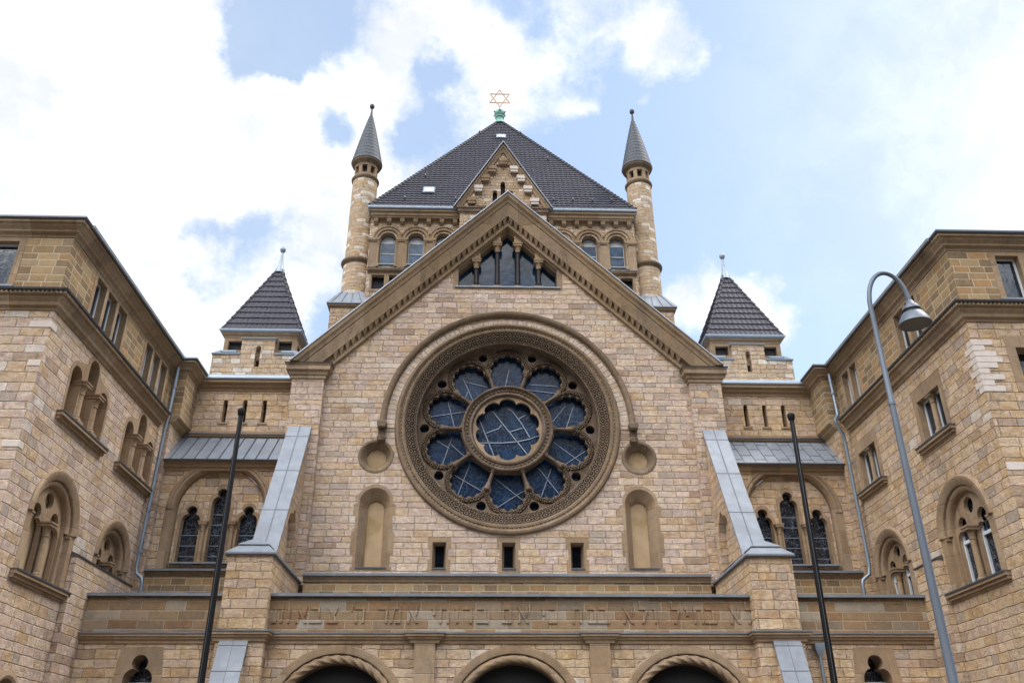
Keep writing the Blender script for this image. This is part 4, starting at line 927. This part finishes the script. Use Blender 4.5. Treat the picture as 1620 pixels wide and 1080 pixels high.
for s in (-1, 1):
    for i in range(7):
        x = s*(7.62-i*.79); m = MB()
        m.rings([[(x-.13, TY+.01, 31.74), (x+.13, TY+.01, 31.74), (x+.13, TY-.10, 31.74), (x-.13, TY-.10, 31.74)], [(x-.13, TY+.01, 31.84), (x+.13, TY+.01, 31.84), (x+.13, TY-.22, 31.86), (x-.13, TY-.22, 31.86)], [(x-.13, TY+.01, 32.08), (x+.13, TY+.01, 32.08), (x+.13, TY-.28, 32.08), (x-.13, TY-.28, 32.08)]])
        m.build('eaves_corbel', M_corn, SYN)
e = 8.02; zb = 32.74; AP = (-.04, CY, 48.45)
c4 = [(-e, TY-.5, zb), (e, TY-.5, zb), (e, 29.1, zb), (-e, 29.1, zb)]
m = MB()
for i in range(4): roof_face(m, c4[i], c4[(i+1) % 4], AP, row=.40, tile=.32, lip=.05, amp=.035, per=4)
for c in c4: hip_tiles(m, c, AP, .13, .40)
RT = m.build('tower_roof', M_tile, SYN)
def on_roof(x, z): t_ = (z-zb)/(AP[2]-zb); return Vector((x, TY-.5+(CY-TY+.5)*t_, z))
RSL = Vector((0, CY-TY+.5, AP[2]-zb)).normalized(); RN = Vector((0, -RSL.z, RSL.y))
for x, z, wd, hh in ((-4.62, 34.55, .62, .80), (.02, 44.4, .62, .70)):
    b0 = on_roof(x, z); m = MB()
    def bx(m, w0, h0, h1, n0, n1): m.rings([[b0+Vector((dx, 0, 0))+RSL*h+RN*n for dx, h in ((-w0, h0), (w0, h0), (w0, h1), (-w0, h1))] for n in (n0, n1)])
    bx(m, wd/2+.06, -.06, hh+.06, -.05, .16); sk = m.build('roof_window', M_zinclt, SYN)
    m = MB(); bx(m, wd/2-.02, .02, hh-.02, .16, .18); m.build('pane', M_pane_blank, sk)
m = MB()
for x, z in [(-6.0, 33.6), (-2.9, 33.6), (3.1, 33.7), (4.3, 33.7), (5.5, 33.7), (6.7, 33.7), (-1.6, 45.4), (1.5, 45.4), (-6.0+1, 37), (3.2, 40.4)]:
    b0 = on_roof(x, z); m.tube([b0, b0+RN*.25], .05, 6); m.tube([b0+RN*.22-RSL*.12, b0+RN*.22+RSL*.12], .04, 6)
m.build('roof_hook', M_seam, SYN)
# copper knob and star
m = MB(); x0, y0 = AP[0], CY
kz = lambda z: 48.0+(z-47.75)*.70
m.lathe(x0, y0, [(r*.82, kz(z)) for r, z in [(.62, 47.75), (.42, 48.15), (.36, 48.3), (.36, 48.75), (.44, 48.8), (.44, 48.9), (.40, 48.95), (.50, 49.15), (.54, 49.38), (.50, 49.6), (.38, 49.8), (.2, 49.9), (.05, 49.93)]], 24)
for i in range(6):
    a = PI/6+i*PI/3; m.tube([(x0+.40*math.cos(a), y0+.40*math.sin(a), kz(49.42)), (x0+.54*math.cos(a), y0+.54*math.sin(a), kz(49.46))], [.075, .055], 8)
KN = m.build('copper_knob', M_copper, SYN, smooth=True)
m = MB(); m.lathe(x0, y0, [(.05, 49.40), (.05, 49.52), (.09, 49.56), (.05, 49.62), (.035, 49.84)], 10); m.build('star_stem', M_seam, KN)
m = MB(); cz, R_ = 50.78, .98
for base in (PI/2, -PI/2):
    out = [(x0+R_*math.cos(base+2*PI*i/3), cz+R_*math.sin(base+2*PI*i/3)) for i in range(3)]
    inn = [(x0+(R_-.17)*math.cos(base+2*PI*i/3), cz+(R_-.17)*math.sin(base+2*PI*i/3)) for i in range(3)]
    dd = .0 if base > 0 else .02
    m.plate(front(y0), out, [inn], -.035+dd, .035+dd)
m.build('star_of_david', M_gold, KN)

# --- pavilion gable on the tower front
FG = front(8.8); FG2 = front(9.02)
m = MB(); m.box(-2.6, 2.6, 8.8, TY-.003, 22, 32.2); m.build('pavilion_wall', M_tower, SYN)
m = MB(); m.cornice([(-2.62, TY-.1), (-2.62, 8.8), (2.62, 8.8), (2.62, TY-.1)], [(-.2, 32.2), (.02, 32.2), (.05, 32.3), (.10, 32.34), (.12, 32.5), (.18, 32.56), (.18, 32.66), (-.2, 32.66)], 1); m.build('pavilion_cornice', M_dark, SYN)
m = MB(); sls = [archl(-.02, 33.2, 34.66, .14, 10), archl(-.50, 33.2, 34.0, .14, 10), archl(.46, 33.2, 34.0, .14, 10)]
m.plate(FG2, [(-2.55, 32.67), (2.55, 32.67), (0, 37.0)], sls, -.3, 0)
PG = m.build('pavilion_gable', M_tower, SYN)
for q in sls:
    m = MB(); m.plate(FG2, q, [], -.28, -.26); m.build('gable_slit', M_void, PG)
m = MB()
st = [(-2.55, 32.67), (-2.2, 32.67)]
xs_ = [2.3, 1.72, 1.30, .88, .46]; zs_ = [33.35, 33.95, 34.95, 35.55, 36.05]
steps = [(-2.62, 32.67), (-2.1, 32.67), (-2.1, 33.0), (-1.72, 33.0), (-1.72, 33.92), (-1.30, 33.92), (-1.30, 34.72), (-.90, 34.72), (-.90, 35.42), (-.46, 35.42), (-.46, 36.02)]
pl = steps+[(-x, z) for x, z in steps[::-1]]
m.plate(FG2, [(-2.62, 32.67)]+steps[1:]+[(-x, z) for x, z in steps[::-1]][:-1]+[(2.62, 32.67), (0, 37.2)], [], .003, .14)
m.build('stepped_corbels', M_tower, PG)
for i, (x, z) in enumerate([(-1.51, 33.92), (-1.10, 34.72), (-.68, 35.42), (0, 36.02), (.68, 35.42), (1.10, 34.72), (1.51, 33.92), (1.91, 33.0), (-1.91, 33.0)]):
    m = MB(); m.fbox(FG2, x-.23, x+.23, z-.02, z+.16, .12, .26); m.fbox(FG2, x-.27, x+.27, z+.16, z+.40, .12, .30)
    m.build('corbel_block', M_white if i in (4, 5, 6, 7, 0) else M_corn, PG)
m = MB()
for o0, o1, d0, d1 in ((.10, .42, .0, .30),):
    sg = 4.83/2.86
    rings = []
    for sx in (-1, 0, 1):
        rings.append([FG2(sx*((37.55-o-32.67)/sg), 32.67 if sx else 37.55-o, d) for o, d in ((.10, 0), (.10, .36), (.24, .36), (.30, .28), (.62, .22), (.66, 0))])
    m.rings(rings)
m.build('gable_verge', M_corn, PG)
m = MB(); rings = []
for sx in (-1, 0, 1): rings.append([(sx*((37.68-o-32.60)/sg), y, 32.60 if sx else 37.68-o) for o, y in ((0, 8.58), (.10, 8.56), (.12, 8.62), (.12, 12.2), (0, 12.2))])
m.rings(rings); m.build('pavilion_roof', M_lead, PG)

# --- round turrets at the tower's front corners
for s in (-1, 1):
    x, y = s*8.68, 10.5
    m = MB(); m.lathe(x, y, [(.84, 25.5), (.84, 29.36)], 40); m.lathe(x, y, [(.80, 29.62), (.77, 35.62)], 40)
    TU = m.build('turret', M_cyl, SYN, origin=(x, y, 25.0), smooth=True)
    for rp_ in ([(.84, 29.26), (.88, 29.36), (.97, 29.42), (1.0, 29.50), (.99, 29.58), (.82, 29.70)], [(.78, 35.55), (.85, 35.63), (.87, 35.74), (.84, 35.80), (.70, 35.84)], [(.74, 36.74), (.80, 36.84), (.92, 36.92), (.96, 37.02), (.95, 37.12), (.4, 37.14)]):
        m = MB(); m.lathe(x, y, rp_, 40); m.build('turret_ring', M_weath, TU, smooth=True)
    m = MB(); N = 8
    for i in range(N):
        a0 = 2*PI*(i+.5)/N-.165; a1 = a0+.33
        m.rings([[(x+r*math.cos(a0+(a1-a0)*t_/3), y+r*math.sin(a0+(a1-a0)*t_/3), z) for t_ in range(4) for r in (.72,)]+[(x+.52*math.cos(a0+(a1-a0)*t_/3), y+.52*math.sin(a0+(a1-a0)*t_/3), z) for t_ in (3, 2, 1, 0)] for z in (35.8, 36.78)])
    m.lathe(x, y, [(.735, 35.78), (.735, 36.0), (.5, 36.0)], 32); m.lathe(x, y, [(.5, 36.58), (.735, 36.58), (.735, 36.78), (.5, 36.78)], 32)
    m.build('lantern', M_corn, TU)
    m = MB(); m.lathe(x, y, [(.50, 35.9), (.50, 36.7)], 20); m.build('lantern_void', M_void, TU)
    m = MB(); pr = []
    z, r = 37.10, 1.0
    for i in range(14):
        t0 = i/14; t1 = (i+1)/14; f = lambda t_: .98*(1-t_)**.92+.07*t_
        pr += [(f(t0)+.012, 37.08+4.2*t0), (f(t1), 37.08+4.2*t1)]
    m.lathe(x, y, pr, 32); m.build('spire', M_spire, TU)
    m = MB(); m.lathe(x, y, [(.09, 41.2), (.05, 41.75), (.10, 41.78), (.155, 41.88), (.165, 41.97), (.14, 42.08), (.07, 42.14), (0, 42.15)], 16); m.build('ball_finial', M_spire, TU, smooth=True)
    # plinth under the turret
    a, b = sorted((s*7.4, s*9.82))
    MB().box(a, b, 9.3, 13, 18, 26.02).build('turret_plinth', M_tower, SYN)
    m = MB(); m.cornice([(a, 13), (a, 9.3), (b, 9.3), (b, 13)], [(-.2, 25.9), (.02, 25.92), (.06, 26.0), (.12, 26.02), (.14, 26.14), (-.2, 26.14)], 1); m.build('plinth_cornice', M_dress, SYN)
    m = MB(); e_ = .2; xi = s*8.9
    base = [(a-e_, 9.1), (b+e_, 9.1), (b+e_, 13.2), (a-e_, 13.2)]
    top = [(min(max(px, x-.75), x+.75), min(max(py, 9.75), 12.6)) for px, py in base]
    m.rings([[(px, py, 26.14) for px, py in base], [(px, py, 26.20) for px, py in base], [(px, py, 27.25) for px, py in top]]); PRF = m.build('plinth_roof', M_lead, SYN)
    m = MB()
    for i in range(5):
        f = (i+.5)/5; m.tube([(base[0][0]+(base[1][0]-base[0][0])*f, 9.09, 26.21), (top[0][0]+(top[1][0]-top[0][0])*f, 9.74, 27.26)], .02, 4)
    m.build('standing_seam', M_seam, PRF)

# ================================================================== side wings
YF, YB = -10.5, -.35
def traceried(Wn, Fs, cu, r, spring, sill, glazed, sg, clip=None):
    """round-arched window: flat trim, roll moulding on capitals, recessed plate with two lancets and an eye"""
    rt_ = r; v0 = sill
    w = MB(); jam = archl(cu, v0, spring, r-.30, 24)
    w.plate(Fs, archl(cu, v0, spring, r+.02, 24), [jam], 0, .007, back=False, hole_side=False)
    w.arc(Fs, cu, spring, [(r-.30, -.3), (r-.30, .0), (r-.27, .03), (r-.18, .05), (r-.12, .09), (r-.03, .09), (r+.02, .04), (r+.03, 0)], 0, PI, 36)
    w.arc(Fs, cu, spring, [(r-.50, -.34), (r-.50, -.14), (r-.46, -.08), (r-.38, -.05), (r-.31, -.08), (r-.30, -.14), (r-.30, -.34)], 0, PI, 36)
    for sx in (-1, 1):
        w.fbox(Fs, *sorted((cu+sx*(r-.30), cu+sx*(r-.50))), v0, spring, -.34, -.16)
    w.splay(Fs, jam, .007, grow(jam, -.012), -.32)
    w = w.build('traceried_window', M_dress, Wn, smooth=True)
    ri = r-.48; hw = ri*.40; dx = ri*.52
    lan = [trefoil(cu+s_*dx, v0+.05, spring+ri*.42, hw) for s_ in (-1, 1)]
    eye = circ(cu, spring+ri*.62, ri*.235, 28)
    m = MB(); m.plate(Fs, archl(cu, v0, spring, ri, 24), lan+[eye], -.40, -.26); m.build('tracery', M_dress, w)
    m = MB(); m.plate(Fs, archl(cu, v0, spring, ri, 24), [], -.50, -.46)
    m.build('pane' if glazed else 'blind_panel', M_leaded if glazed else M_panel, w)
    if glazed:
        m = MB()
        for s_ in (-1, 1):
            c = cu+s_*dx
            m.fbox(Fs, c-hw*1.0, c-hw*.82, v0+.05, spring+.1, -.455, -.39); m.fbox(Fs, c+hw*.82, c+hw*1.0, v0+.05, spring+.1, -.455, -.39)
            m.fbox(Fs, c-hw*.82, c+hw*.82, v0+.05, v0+.13, -.455, -.39); m.fbox(Fs, c-hw*.82, c+hw*.82, spring-.32, spring-.22, -.455, -.37)
        m.build('window_frame', M_frame, w)
    for uu, rr in ((cu-(r-.20), .085), (cu, .10), (cu+(r-.20), .085)):
        column(Fs, uu, v0+.10, spring+.02, rr, -.16 if uu != cu else -.14, M_dress, M_dress, w, cap_h=.42, abacus=1.15)
    if r > 1.4 and clip is None:
        m = MB(); m.fbox(Fs, cu-r-.12, cu+r+.12, sill-.22, sill-.12, -.02, .13); m.fbox(Fs, cu-r-.14, cu+r+.14, sill-.12, sill-.03, -.02, .20); m.build('sill', M_dress, w)
        m = MB(); m.fbox(Fs, cu-r-.15, cu+r+.15, sill-.03, sill+.02, -.4, .23); m.build('sill_flashing', M_leaddk, w)
    return w
def attic_lights(Wn, Fs, u0, u1, n, v0, v1):
    """group of square attic lights between stone mullions, white casements set deep"""
    w = MB(); mu = .20; lw = (u1-u0-mu*(n+1))/n
    ops = [rect(u0+mu+i*(lw+mu), u0+mu+i*(lw+mu)+lw, v0+.02, v1-.18) for i in range(n)]
    w.plate(Fs, rect(u0, u1, v0, v1), ops, -.55, .012)
    w = w.build('attic_window', M_dress, Wn)
    m = MB()
    for o in ops:
        a, b, c, d_ = o[0][0], o[1][0], o[0][1], o[2][1]
        m.plate(Fs, rect(a, b, c, d_), [rect(a+.07, b-.07, c+.06, d_-.06)], -.27, -.21)
    m.build('window_frame', M_frame, w)
    m = MB()
    for o in ops: m.plate(Fs, [(x, y) for x, y in o], [], -.25, -.24)
    m.build('pane', M_win_glass, w)
    m = MB(); m.fbox(Fs, u0, u1, v0-.06, v0+.0, -.4, .06); m.build('sill', M_lead, w)
    return ops
for s in (-1, 1):
    left = s < 0
    WG = thing('side_wing', 'left sandstone wing with two groups of three arched blind windows and three-light attic windows' if left else
               'right sandstone wing with square two-light column windows and a column of new white corner stones', 'building wing', (s*14.1, YF, 0))
    Fs = flank(s); FF = front(YF)
    mat = M_rubL if left else M_rub2
    bigc, smc = (-7.5, -2.75) if left else (-7.65, -2.25)
    # --- body
    holes = []
    holes.append(archl(bigc, 7.1, 8.83, 1.62, 24)); holes.append(archl(smc, 7.2, 8.72, 1.50, 24))
    trips = []; rects_ = []
    if left:
        for c in (-7.15, -2.42):
            trips.append((c, [(c-1.08, 13.42), (c, 14.12), (c+1.08, 13.42)]))
            for cc, vs in trips[-1][1]: holes.append(archl(cc, 12.02, vs, .36, 16))
        holes.append(archl(-8.02, 2.6, 3.75, .62, 16))
    else:
        for c in (-7.3, -2.05):
            rects_.append(c); holes.append(rect(c-.78, c+.78, 12.04, 13.52))
    m = MB(); m.plate(Fs, rect(YF+.003, YB, 0, 14.75), [grow(h) for h in holes], -.85, 0)
    # front face and its window
    fh = [] if left else [rect(15.42, 16.6, 12.35, 13.7)]
    m.plate(lambda u, v, d: FF(s*u, v, d), rect(14.1, 24, 0, 14.75), [grow(h) for h in fh], -.8, 0, outer_side=False)
    m.build('wing_wall', mat, WG)
    # rear stair block, set towards the axis
    b0, b1 = sorted((s*13.85, s*20)); MB().box(b0, b1, YB+.003, 4.0, 0, 14.95).build('stair_block', mat, WG)
    c0, c1 = sorted((s*13.53, s*20))
    m = MB(); m.rings([[(s*13.85, YB, 14.95), (s*20, YB, 14.95), (s*20, 4, 14.95), (s*13.85, 4, 14.95)], [(s*13.53, YB-.02, 15.25), (s*20, YB-.02, 15.25), (s*20, 4, 15.25), (s*13.53, 4, 15.25)], [(s*13.53, YB-.02, 17.3), (s*20, YB-.02, 17.3), (s*20, 4, 17.3), (s*13.53, 4, 17.3)]])
    m.build('stair_attic', M_ash, WG)
    # --- attic storey
    groups = [(-8.62, -5.55, 3), (-3.78, -1.0, 3)] if left else [(-8.15, -6.1, 2), (-2.75, -.95, 2)]
    gh = [rect(a+.1, b-.1, 15.5, 17.1) for a, b, n in groups]
    m = MB(); m.plate(Fs, rect(YF+.003, YB, 14.752, 17.3), gh, -.6, 0)
    fw_ = [(15.55, 17.3, 1)] if left else [(15.45, 17.6, 2)]
    m.plate(lambda u, v, d: FF(s*u, v, d), rect(14.1, 24, 14.752, 17.3), [rect(a+.1, b-.1, 15.5, 17.1) for a, b, n in fw_], -.6, 0, outer_side=False)
    m.build('attic_wall', M_ash, WG)
    for a, b, n in groups: attic_lights(WG, Fs, a, b, n, 15.42, 17.25)
    for a, b, n in fw_: attic_lights(WG, lambda u, v, d: FF(s*u, v, d), a, b, n, 15.46, 17.25)
    # --- cornices that turn the corner
    plan = [(s*24, YF), (s*14.1, YF), (s*14.1, YB-.02), (s*13.53, YB-.02), (s*13.53, 1.9)]
    lowp = plan[:2]+[(s*14.1, YB-.6)]
    m = MB(); m.cornice(lowp, [(-.2, 14.58), (.04, 14.58), (.06, 14.66), (.15, 14.70), (.17, 14.80), (.26, 14.90), (.28, 14.98), (-.2, 14.98)], -s)
    m.build('main_cornice', M_corn, WG)
    m = MB(); m.cornice(lowp, [(-.2, 14.982), (.32, 14.982), (.36, 15.03), (.36, 15.10), (-.2, 15.10)], -s); m.build('bead_course', M_dress, WG)
    m = MB(); bp_ = []
    for k in range(120):
        x = 19.0-k*.045
        if x < 13.74: break
        bp_.append((s*x, YF-.36-.038*(k % 3 == 0)))
    bp_.append((s*13.735, YF-.365))
    for k in range(210):
        y = YF-.33+k*.0467
        if y > YB-.65: break
        bp_.append((s*(13.74-.038*(k % 3 == 0)), y))
    m.rings([[(x, y, 15.0), (x, y, 15.085)] + [(x+s*.1, y+.1, 15.085), (x+s*.1, y+.1, 15.0)] for x, y in bp_])
    m.build('bead_row', M_corn, WG)
    m = MB(); m.cornice(lowp, [(-.2, 15.10), (.43, 15.10), (.45, 15.15), (.0, 15.24), (-.2, 15.24)], -s); m.build('cornice_flashing', M_leaddk, WG)
    m = MB(); m.cornice(plan, [(-.3, 17.22), (.03, 17.22), (.06, 17.32), (.16, 17.36), (.17, 17.42), (.28, 17.52), (.30, 17.58), (.37, 17.60), (.38, 17.68), (-.3, 17.68)], -s); m.build('attic_cornice', M_corn, WG)
    m = MB(); m.cornice(plan, [(-.3, 17.68), (.42, 17.68), (.45, 17.72), (.44, 17.78), (-.3, 17.80)], -s); m.build('roof_edge', M_leaddk, WG)
    r0, r1 = sorted((s*13.6, s*24)); MB().box(r0, r1, YF+.1, 4.0, 17.68, 17.79).build('flat_roof', M_lead, WG)
    # --- storey windows
    if left:
        for c, lights in trips:
            w = MB()
            fr = [(c-1.56, 11.98), (c+1.56, 11.98), (c+1.56, 13.42)]+[(c+1.08+.50*math.cos(PI*i/12), 13.45+.50*math.sin(PI*i/12)) for i in range(0, 7)]+[(c+.52, 14.12)]+[(c+.52*math.cos(PI*i/14), 14.14+.52*math.sin(PI*i/14)) for i in range(1, 14)]
            fr += [(2*c-x_, z_) for x_, z_ in fr[3:11][::-1]]+[(c-1.56, 13.42)]
            hs = [archl(cc, 12.02, vs, .36, 16) for cc, vs in lights]
            w.plate(Fs, fr, hs, -.38, .01)
            w = w.build('triple_arched_window', M_dress, WG, smooth=True)
            m = MB(); m.plate(Fs, rect(c-1.5, c+1.5, 11.9, 14.6), [], -.39, -.33); m.build('blind_panel', M_panel, w)
            for dx, vt in ((-.54, 13.42), (.54, 13.42)): column(Fs, c+dx, 12.12, vt, .125, -.02, M_dress, M_dress, w, cap_h=.42, abacus=1.0)
            m = MB(); m.fbox(Fs, c-1.74, c+1.74, 11.74, 11.84, -.02, .12); m.fbox(Fs, c-1.78, c+1.78, 11.84, 11.94, -.02, .22); m.build('sill', M_dress, w)
            m = MB(); m.fbox(Fs, c-1.80, c+1.80, 11.94, 11.99, -.02, .25); m.build('sill_flashing', M_leaddk, w)
        w = MB(); o_ = archl(-8.02, 2.6, 3.75, .62, 16); w.plate(Fs, archl(-8.02, 2.6, 3.75, .84, 16), [o_], 0, .03, back=False, hole_side=False); w.arc(Fs, -8.02, 3.75, [(.62, -.2), (.62, .05), (.70, .09), (.84, .06), (.86, 0)], 0, PI, 20); w.splay(Fs, o_, .03, o_, -.6)
        w = w.build('ground_floor_window', M_dress, WG); m = MB(); m.plate(Fs, o_, [], -.64, -.6); m.build('pane', M_leaded, w)
    else:
        for c in rects_:
            w = MB(); op = rect(c-.78, c+.78, 12.04, 13.52)
            w.plate(Fs, [(c-1.04, 11.96), (c+1.04, 11.96), (c+1.04, 13.98), (c-1.04, 13.98)], [op], -.55, .018)
            w = w.build('two_light_window', M_dress, WG)
            m = MB()
            for a, b in ((c-.78, c-.04), (c+.04, c+.78)): m.plate(Fs, rect(a, b, 12.04, 13.52), [rect(a+.07, b-.07, 12.11, 13.45)], -.30, -.22)
            m.build('window_frame', M_frame, w)
            m = MB(); m.plate(Fs, op, [], -.28, -.26); m.build('pane', M_win_glass, w)
            column(Fs, c, 12.12, 13.52, .10, -.14, M_dress, M_dress, w, cap_h=.34)
            m = MB(); m.fbox(Fs, c-1.16, c+1.16, 11.72, 11.82, -.02, .12); m.fbox(Fs, c-1.2, c+1.2, 11.82, 11.92, -.02, .20); m.build('sill', M_dress, w)
            m = MB(); m.fbox(Fs, c-1.22, c+1.22, 11.92, 11.97, -.02, .23); m.build('sill_flashing', M_leaddk, w)
        FFr = lambda u, v, d: FF(s*u, v, d)
        w = MB(); op = rect(15.42, 16.6, 12.35, 13.7); w.plate(FFr, rect(15.12, 16.9, 12.2, 14.1), [op], -.5, .018); w = w.build('front_window', M_dress, WG)
        m = MB(); m.plate(FFr, op, [], -.5, -.48); m.build('pane', M_win_glass, w)
    traceried(WG, Fs, bigc, 1.62, 8.83, 7.1, not left, s)
    traceried(WG, Fs, smc, 1.50, 8.72, 7.2, not left, s, clip=True)
    # --- low block against the wing, with sloping lead top
    ye = -1.0 if left else -4.2
    k0, k1 = sorted((s*13.90, s*14.09))
    MB().box(k0, k1, -5.85, ye, 0, 8.25).build('porch_end_block', mat, WG)
    m = MB(); m.rings([[(s*13.87, y, 8.25), (s*13.855, y, 8.30), (s*14.09, y, 8.40), (s*14.09, y, 8.25)] for y in (-5.90, ye)]); m.build('block_flashing', M_leaddk, WG)
    # --- replaced white stones
    def new_stone(z, la, lb, h_, y0=None):
        m = MB(); pth = [(s*14.1, YF+lb), (s*14.1, YF), (s*(14.1+la), YF)] if lb else [(s*14.106, YF), (s*(14.1+la), YF)]
        m.cornice(pth, [(-.1, z), (.014, z), (.022, z+.012), (.022, z+h_-.012), (.014, z+h_), (-.1, z+h_)], s)
        m.build('new_corner_stone', M_white, WG)
    if not left:
        zz = 13.96
        for la, lb in ((.62, .28), (.34, .48), (.66, .26), (.80, .44), (.60, .28), (.30, .46), (.72, .22), (.36, .40), (.64, .24)):
            zz -= .196; new_stone(zz, la, lb, .184)
        new_stone(9.72, .70, 0, .24)
    else:
        for z, la, lb, h_ in ((14.0, .62, .34, .22), (12.72, .36, .0, .2), (10.2, .45, .24, .2)): new_stone(z, la, lb, h_)
    # --- drainpipe
    m = MB()
    if left:
        pts = [(-13.80, -.78, 17.3), (-13.82, -.80, 15.6), (-13.82, -.84, 15.1), (-13.86, -.84, 14.5), (-13.93, -.84, 9.05), (-13.90, -.84, 8.80), (-13.66, -.84, 8.62), (-13.62, -.84, 8.4), (-13.62, -.84, 7.3)]
    else:
        pts = [(13.72, -.78, 17.3), (13.76, -.80, 15.55), (13.72, -.86, 15.35), (13.52, -.98, 15.15), (13.54, -.98, 14.95), (13.80, -.86, 14.55), (13.84, -.84, 14.2), (13.86, -.84, 9.2), (13.80, -.84, 8.85), (13.50, -.84, 8.62), (13.46, -.84, 8.4), (13.46, -.84, 7.3)]
    m.tube(pts, .068, 12)
    for z in (16.4, 13.3, 11.2, 9.6):
        xx = pts[0][0]*1.0 if z > 15 else s*13.88
        m.tube([(xx, -.84 if z < 15 else -.79, z-.04), (xx, -.84 if z < 15 else -.79, z+.04)], .082, 12)
    m.build('drainpipe', M_pipe, WG, smooth=True)
    # --- low tiled roof with a roof window behind the parapet
    m = MB(); rr0 = [(s*13.7, 2.2, 17.75), (s*19, 2.2, 17.75), (s*19, 6.5, 21.0), (s*14.35, 6.5, 19.9)]
    m.quad(*rr0); m.build('rear_roof', M_tile, WG)
    if not left:
        m = MB(); m.rings([[(14.0+dx, 1.7+dz*.5, 18.0+dz) for dx, dz in ((0, 0), (.55, 0), (.55, .8), (0, .8))], [(14.0+dx, 2.4+dz*.5, 18.0+dz) for dx, dz in ((0, 0), (.55, 0), (.55, .8), (0, .8))]]); m.build('roof_window', M_frame, WG)

# ================================================================== flagpoles and street lamp
for s in (-1, 1):
    x, y = (-8.47, -9.0) if s < 0 else (8.62, -9.0)
    FPo = thing('flagpole', 'slim black bare flagpole in front of the left zinc-topped buttress' if s < 0 else 'slim black bare flagpole in front of the right zinc-topped buttress', 'flagpole', (x, y, 0), 'black flagpoles flanking the porch')
    m = MB(); m.lathe(x, y, [(.10, 0), (.10, 3.0), (.085, 7), (.068, 11.86)], 18); m.build('pole', M_black, FPo, smooth=True)
    m = MB(); m.lathe(x, y, [(.07, 11.80), (.10, 11.84), (.115, 11.95), (.11, 12.02), (.05, 12.06), (0, 12.07)], 18); m.build('pole_cap', M_black, FPo, smooth=True)
    m = MB(); m.lathe(x, y, [(.16, 0), (.16, .05), (.12, .07), (.12, .3), (.10, .32)], 18); m.build('base_collar', M_black, FPo)
    m = MB(); m.tube([(x-.02, y-.115, 1.2), (x-.015, y-.08, 11.7)], .006, 5); m.build('halyard', M_seam, FPo)
lx, ly = 6.235, -20.0
LP = thing('street_lamp', 'tall grey-blue street lamp with shepherd-crook arm and bell-shaped shade in front of the right wing', 'street lamp', (lx, ly, 0))
m = MB(); m.lathe(lx, ly, [(.10, 0), (.10, 1.2), (.082, 1.25), (.072, 4.2), (.054, 7.62), (.062, 7.63), (.062, 7.70), (.05, 7.74), (.044, 9.3)], 20); m.build('pole', M_lamp, LP, smooth=True)
m = MB(); pts = [(lx, ly, 9.28)]
rx, rz = .385, .74
for i in range(21):
    a = PI-(PI*.985)*i/20; pts.append((lx+rx+rx*math.cos(a), ly, 9.62+.10*i/20+(rz-.03)*math.sin(a)))
pts.append((lx+2*rx+.003, ly, 9.70))
m.tube(pts, [.044]*22+[.042], 14); m.build('crook_arm', M_lamp, LP, smooth=True)
hx = lx+.775
m = MB(); m.lathe(hx, ly, [(0.046, 9.780), (0.069, 9.740), (0.0828, 9.700), (0.138, 9.650), (0.1518, 9.580), (0.1546, 9.520), (0.1748, 9.510), (0.2024, 9.465), (0.2576, 9.370), (0.2898, 9.290), (0.2944, 9.270), (0.287, 9.270), (0.2484, 9.360), (0.184, 9.460), (0., 9.480)], 32)
SH = m.build('lamp_shade', M_lamp, LP, smooth=True)
m = MB(); m.lathe(hx, ly, [(0.1582, 9.575), (0.1702, 9.570), (0.1702, 9.550), (0.1582, 9.545)], 32); m.lathe(hx, ly, [(0.1656, 9.530), (0.1822, 9.525), (0.184, 9.505), (0.1702, 9.500)], 32); m.build('shade_ring', M_black, SH)
m = MB(); m.lathe(hx, ly, [(0.2806, 9.278), (0.2208, 9.340), (0.1104, 9.400), (0., 9.410)], 32); m.build('reflector', M_lampin, SH, smooth=True)
m = MB(); m.lathe(hx, ly, [(0., 9.300), (0.046, 9.310), (0.0644, 9.350), (0.046, 9.410), (0., 9.420)], 14); m.build('bulb', M_pane_blank, SH, smooth=True)
